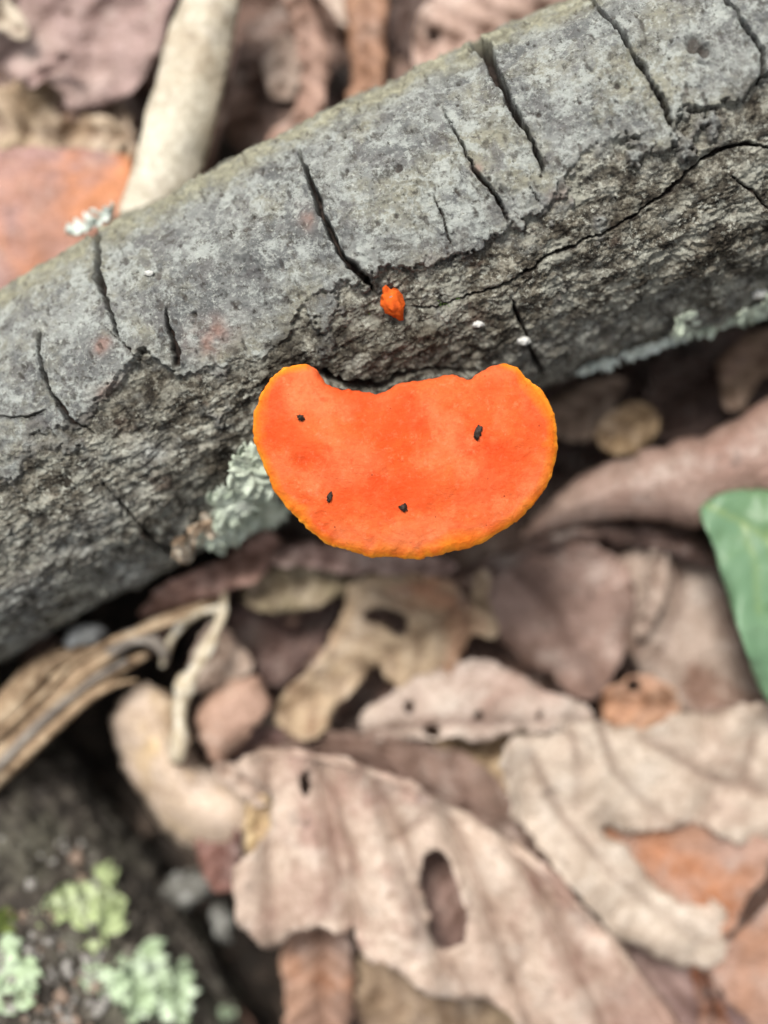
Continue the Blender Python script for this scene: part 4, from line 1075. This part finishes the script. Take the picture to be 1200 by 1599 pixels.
# ------------------------------------------------------------------ twigs
def twig(name, label, strands, mats, cat='twig', rough=.35, part='strand'):
    first = strands[0][0]
    org = np.array(W(first[0][0], first[0][1], first[0][2]))
    root = empty(name, org); tag(root, label, cat)
    for k, (pts, rad) in enumerate(strands):
        P = np.array([tuple(W(*p)) for p in resample(chaikin(pts, 2, False), 10, False)])
        link(part, tubemesh(part, P, rad, 9, rough=rough, seed=k * 7.3, origin=org), mats[k % len(mats)], root)
wood = plain_mat('bare_wood', [(.3, (.12, .075, .045)), (.5, (.34, .24, .15)), (.68, (.60, .48, .34))], 2.6, .8)
wood2 = plain_mat('grey_wood', [(.3, (.10, .085, .075)), (.55, (.24, .21, .18)), (.75, (.42, .38, .33))], 2.4, .5)
twig('splintered_twig', 'splintered tan twig jutting from under the branch above the rotten log', [
    ([(-160, 1290, -3.6), (0, 1120, -3.6), (60, 1045, -3.6), (110, 1018, -3.7), (150, 1022, -3.8)], [.22, .26, .30, .16]),
    ([(-160, 1340, -3.7), (0, 1170, -3.7), (100, 1070, -3.7), (200, 995, -3.7), (270, 960, -3.8), (340, 940, -4.0)], [.16, .2, .2, .24, .13, .08]),
    ([(-160, 1310, -3.9), (0, 1145, -3.9), (120, 1040, -3.9), (220, 985, -4.0)], [.2, .22, .2, .1]),
    ([(-160, 1370, -3.8), (0, 1205, -3.8), (90, 1120, -3.8), (190, 1040, -3.9), (230, 1020, -4.0)], [.18, .2, .22, .16, .08]),
    ([(-120, 1330, -3.5), (10, 1180, -3.5), (120, 1075, -3.6), (200, 1030, -3.7)], [.05, .08, .09, .04]),
    ([(-60, 1200, -3.4), (40, 1110, -3.4), (100, 1050, -3.4), (130, 1015, -3.6)], [.05, .07, .06, .02]),
    ([(20, 1200, -3.6), (110, 1110, -3.6), (170, 1070, -3.65), (215, 1062, -3.8)], [.06, .10, .09, .03]),
    ([(80, 1060, -3.5), (160, 1005, -3.5), (225, 985, -3.5), (300, 962, -3.6)], [.04, .07, .08, .02]),
    ([(150, 1030, -3.7), (210, 990, -3.6), (245, 1000, -3.7), (262, 1030, -3.9)], [.12, .18, .14, .06])], [wood, wood, wood2, wood, wood2, wood])
cream = plain_mat('cream_wood', [(.3, (.26, .19, .12)), (.5, (.52, .45, .33)), (.68, (.76, .72, .62))], 2.6, .7)
twig('knobbly_twig', 'whitish knobbly twig standing beside the rolled tan leaf', [
    ([(350, 925, -3.9), (345, 965, -3.7), (325, 1010, -3.6), (295, 1060, -3.6), (278, 1095, -3.6), (282, 1150, -3.6), (270, 1185, -3.8)], [.08, .14, .10, .16, .12, .27, .20, .13, .25, .18]),
    ([(345, 950, -3.7), (300, 960, -3.8), (270, 990, -3.9), (255, 1040, -4.1)], [.07, .09, .10, .05])], [cream, cream], rough=.95, part='stem')
vtw = plain_mat('rotten_pale', [(.3, (.30, .30, .28)), (.7, (.58, .60, .60))], 3, .6)
for px, py, z, r, sq, lab in [(130, 992, -3.6, .34, (1.0, .55, .6), 'white fluffy crust lump under the lower edge of the branch'),
                              (300, 1385, -4.9, .42, (1.3, .8, .6), 'blurred grey pebble in the gap beside the rotten log'),
                              (348, 1440, -5.0, .32, (.6, 1.1, .6), 'smaller dark grey pebble against the large lobed leaf')]:
    o = link('crust_lump' if 'crust' in lab else 'pebble', lump('crust_lump', r, squash=sq, rough=.9, freq=1.4, seed=px), vtw if 'white' in lab else plain_mat('pebble', [(.3, (.05, .047, .04)), (.5, (.13, .125, .11)), (.7, (.30, .30, .28))], 3, .8))
    o.location = W(px, py, z); o.rotation_euler.z = .3
    tag(o, lab, 'crust' if 'crust' in lab else 'pebble')

# ------------------------------------------------------------------ lichens, moss
def lichen(label, spots, mat_, seed, lobe=.16, place=None, up=.5, per=7, name='lichen'):
    """rosettes of small wavy lobes; spots = (px, py, radius in px)"""
    rr = random.Random(seed); V, F = [], []
    def add_lobe(c, nrm, ang, size, tilt):
        t = nrm.orthogonal().normalized(); b = nrm.cross(t)
        d = (t * math.cos(ang) + b * math.sin(ang)); sdv = nrm.cross(d)
        o = len(V); nu, nv = 7, 15; ph = rr.uniform(0, 6)
        for layer in (0, 1):
            for i in range(nu):
                r = i / (nu - 1)
                for j in range(nv):
                    q = (j / (nv - 1) - .5) * 2
                    wdt = size * (.35 + .65 * math.sin(min(1, r * 1.05) * 2.2)) * .62
                    rad = size * r * (1 - .22 * q * q) * (1 + (.16 * math.sin(q * 6 + ph) + .12 * math.sin(q * 15 + 2 * ph)) * r)
                    ht = tilt * size * r * r + .20 * size * math.sin(q * 4 + ph) * r + .10 * size * math.sin(q * 13 + ph) * r * r + .15 * size * q * q * r
                    p = c + d * rad + sdv * (q * wdt) + nrm * (ht - layer * .022)
                    V.append(tuple(p))
        n = nu * nv
        for i in range(nu - 1):
            for j in range(nv - 1):
                a = o + i * nv + j
                F.append((a, a + nv, a + nv + 1, a + 1)); F.append((a + n + 1, a + n + nv + 1, a + n + nv, a + n))
        rim = [o + j for j in range(nv)] + [o + i * nv + nv - 1 for i in range(1, nu)] + [o + (nu - 1) * nv + j for j in range(nv - 2, -1, -1)] + [o + i * nv for i in range(nu - 2, 0, -1)]
        for k in range(len(rim)):
            a, b2 = rim[k], rim[(k + 1) % len(rim)]; F.append((a, b2, b2 + n, a + n))
    first = None
    for px, py, rad in spots:
        for k in range(per):
            a = rr.uniform(0, 6.28); q = rad * math.sqrt(rr.random()) * .75
            c, nrm = place(px + math.cos(a) * q, py + math.sin(a) * q)
            if first is None: first = c.copy()
            c = c + nrm * rr.uniform(.0, .05)
            add_lobe(c, (nrm + Vector((0, 0, .4))).normalized(), rr.uniform(0, 6.28), lobe * rr.uniform(.6, 1.25), rr.uniform(.0, up))
    V = [tuple(Vector(v) - first) for v in V]
    me = bpy.data.meshes.new(name); me.from_pydata(V, [], F); me.polygons.foreach_set('use_smooth', [True] * len(me.polygons))
    o = link(name, me, mat_); o.location = first
    return tag(o, label, 'lichen')
def on_log2(px, py):
    u, th = LOG2.solve(px, py); p, d = LOG2.at(np.array([u]), np.array([th]), np.array([.12])); return Vector(p[0]), Vector(d[0])
def onl(px, py):
    u, th = LOG.solve(px, py); p, d = LOG.at(np.array([u]), np.array([th]), np.array([.02])); return Vector(p[0]), Vector(d[0])
gl = plain_mat('green_lichen', [(.3, (.22, .29, .16)), (.48, (.40, .50, .33)), (.66, (.64, .73, .58))], 2.2, .4)
yl = plain_mat('yellow_green_lichen', [(.3, (.20, .25, .11)), (.48, (.38, .45, .23)), (.68, (.60, .65, .46))], 2.2, .4)
wl = plain_mat('white_lichen', [(.3, (.40, .45, .40)), (.55, (.62, .68, .63)), (.75, (.78, .82, .80))], 3, .4)
sg = plain_mat('sage_lichen', [(.28, (.26, .29, .22)), (.42, (.46, .52, .41)), (.6, (.56, .62, .52)), (.75, (.70, .72, .65))], 2.4, .6)
bl = plain_mat('buff_lichen', [(.28, (.16, .09, .05)), (.45, (.42, .30, .20)), (.6, (.62, .55, .44)), (.75, (.74, .74, .70))], 3.5, .6)
lichen('pale green leafy lichen rosette with scalloped lobes on the rotten log', [(165, 1540, 26), (215, 1505, 26), (235, 1550, 34), (270, 1525, 22), (200, 1560, 24), (250, 1575, 18)], gl, 1, .42, on_log2, .5, 6)
lichen('yellow green two armed lichen higher up on the rotten log', [(80, 1425, 18), (110, 1410, 16), (145, 1385, 20), (150, 1420, 22), (145, 1450, 14)], yl, 2, .36, on_log2, .5, 5)
lichen('whitish green lichen clump on the far side of the rotten log', [(5, 1490, 22), (15, 1520, 20), (5, 1545, 18)], gl, 3, .36, on_log2, .5, 5)
lichen('dull olive moss cushion on the rotten log above the whitish lichen', [(6, 1440, 16)], plain_mat('olive_moss', [(.3, (.05, .07, .015)), (.7, (.16, .20, .05))], 4, .5), 4, .16, on_log2, .6, 16, 'moss')
lichen('tiny green lichen scrap at the lower rim of the rotten log', [(345, 1585, 12)], gl, 9, .18, on_log2, .6, 6)
lichen('white tufted lichen on the upper edge of the branch', [(165, 328, 15), (140, 340, 16), (122, 352, 9)], wl, 5, .17, onl, 1.1, 10)
lichen('broad sage green crusty lichen peeling beside the fungus rim', [(395, 735, 20), (415, 765, 24), (385, 775, 26), (425, 800, 16), (355, 795, 20), (370, 820, 18), (335, 830, 14), (405, 745, 16)], sg, 6, .36, onl, .12, 11)
lichen('buff and rusty crust lichen below the sage green lichen', [(300, 830, 18), (280, 850, 14), (320, 815, 12), (290, 865, 10)], bl, 7, .14, onl, .5, 14)
lichen('bluish white lichen fringe along the branch edge next to the fungus', [(935, 578, 12), (965, 582, 12), (990, 572, 12), (1015, 555, 14), (1050, 540, 12), (910, 585, 9)], wl, 8, .17, onl, .25, 9)
lichen('greyish lichen fringe farther along the lower branch edge', [(1070, 505, 14), (1140, 505, 14), (1170, 490, 14), (1205, 462, 14), (1100, 520, 10)], sg, 12, .19, onl, .25, 9)
for px, py, n_, lab in [(583, 480, 8, 'small bright green moss wisp beside the tiny orange bud'), (700, 474, 10, 'faint green moss line in the long fissure of the branch')]:
    V, F = [], []
    q0, n0 = on_log(px, py); hm = (q0 - onl(px, py)[0]).dot(n0)
    for k in range(n_ * 3):
        c, nrm = onl(px + random.uniform(-1, 1) * (5 if n_ == 8 else 22), py + random.uniform(-12, 12) * (1 if n_ == 8 else .4)); c = c + nrm * (hm - .06)
        d = (nrm + Vector((random.gauss(0, .7), random.gauss(0, .7), 0))).normalized(); l = random.uniform(.05, .10)
        sd_ = d.orthogonal().normalized() * .012; o = len(V)
        V += [tuple(c - sd_), tuple(c + sd_), tuple(c + d * l + sd_ * .3), tuple(c + d * l - sd_ * .3), tuple(c + nrm.cross(sd_) + d * l * .4)]
        F += [(o, o + 1, o + 2, o + 3), (o, o + 4, o + 3), (o + 1, o + 2, o + 4)]
    me = bpy.data.meshes.new('moss'); me.from_pydata(V, [], F)
    tag(link('moss', me, plain_mat('moss_green', [(.3, (.06, .13, .015)), (.7, (.16, .30, .05))], 4, .2)), lab, 'moss')
wm = plain_mat('white_crust', [(.3, (.32, .32, .29)), (.7, (.66, .66, .63))], 6, .5)
for px, py, r, lab in [(818, 532, .09, 'white crust dot in the short dark crack above the fungus'), (746, 505, .07, 'pale crust dot on the dark flank above the fungus'),
                       (237, 431, .06, 'white dot on the smooth grey bark by the short crack'), (402, 712, .10, 'white crumb wedged between the fungus rim and the sage lichen'),
                       (1190, 465, .13, 'whitish crust knob near the lichen fringe of the branch')]:
    q, nrm = on_log(px, py)
    o = link('crust_dot', lump('crust_dot', r, squash=(1.15, .75, .6), rough=.8, freq=1.8, seed=px, sub=3), wm); o.location = q + nrm * .02
    tag(o, lab, 'crust')
# crumbs on the rotten log
cr = [plain_mat('pale_crumb', [(.3, (.07, .062, .052)), (.55, (.22, .205, .185)), (.75, (.55, .54, .51))], 5, .5), plain_mat('brown_crumb', [(.3, (.10, .07, .05)), (.7, (.30, .22, .17))], 3, .4)]
CR = [lump('wood_crumb', .1, squash=(1.3, .8 + .08 * k, .6), rough=1.0, freq=1.5, seed=k, sub=2) for k in range(6)]
for k, me in enumerate(CR): me.materials.append(cr[0 if k < 4 else 1])
for i in range(150):
    px, py = random.uniform(-10, 160), random.uniform(1470, 1610)
    if random.random() < .3: px, py = random.uniform(0, 150), random.uniform(1310, 1480)
    c, nrm = on_log2(px, py)
    k = i % 6; o = bpy.data.objects.new('wood_crumb', CR[k]); COL.objects.link(o)
    o.location = c + nrm * .02; sc = random.choice([.3, .4, .5, .6, .8, 1.2]); o.scale = (sc, sc, sc * .8); o.rotation_euler = (0, 0, random.uniform(0, 6))
    cn = 'whitish' if k < 4 else 'brown'
    tag(o, cn + ' crumb of rotten wood lying on the rotten log', 'crumb', cn + ' crumbs on the rotten log')
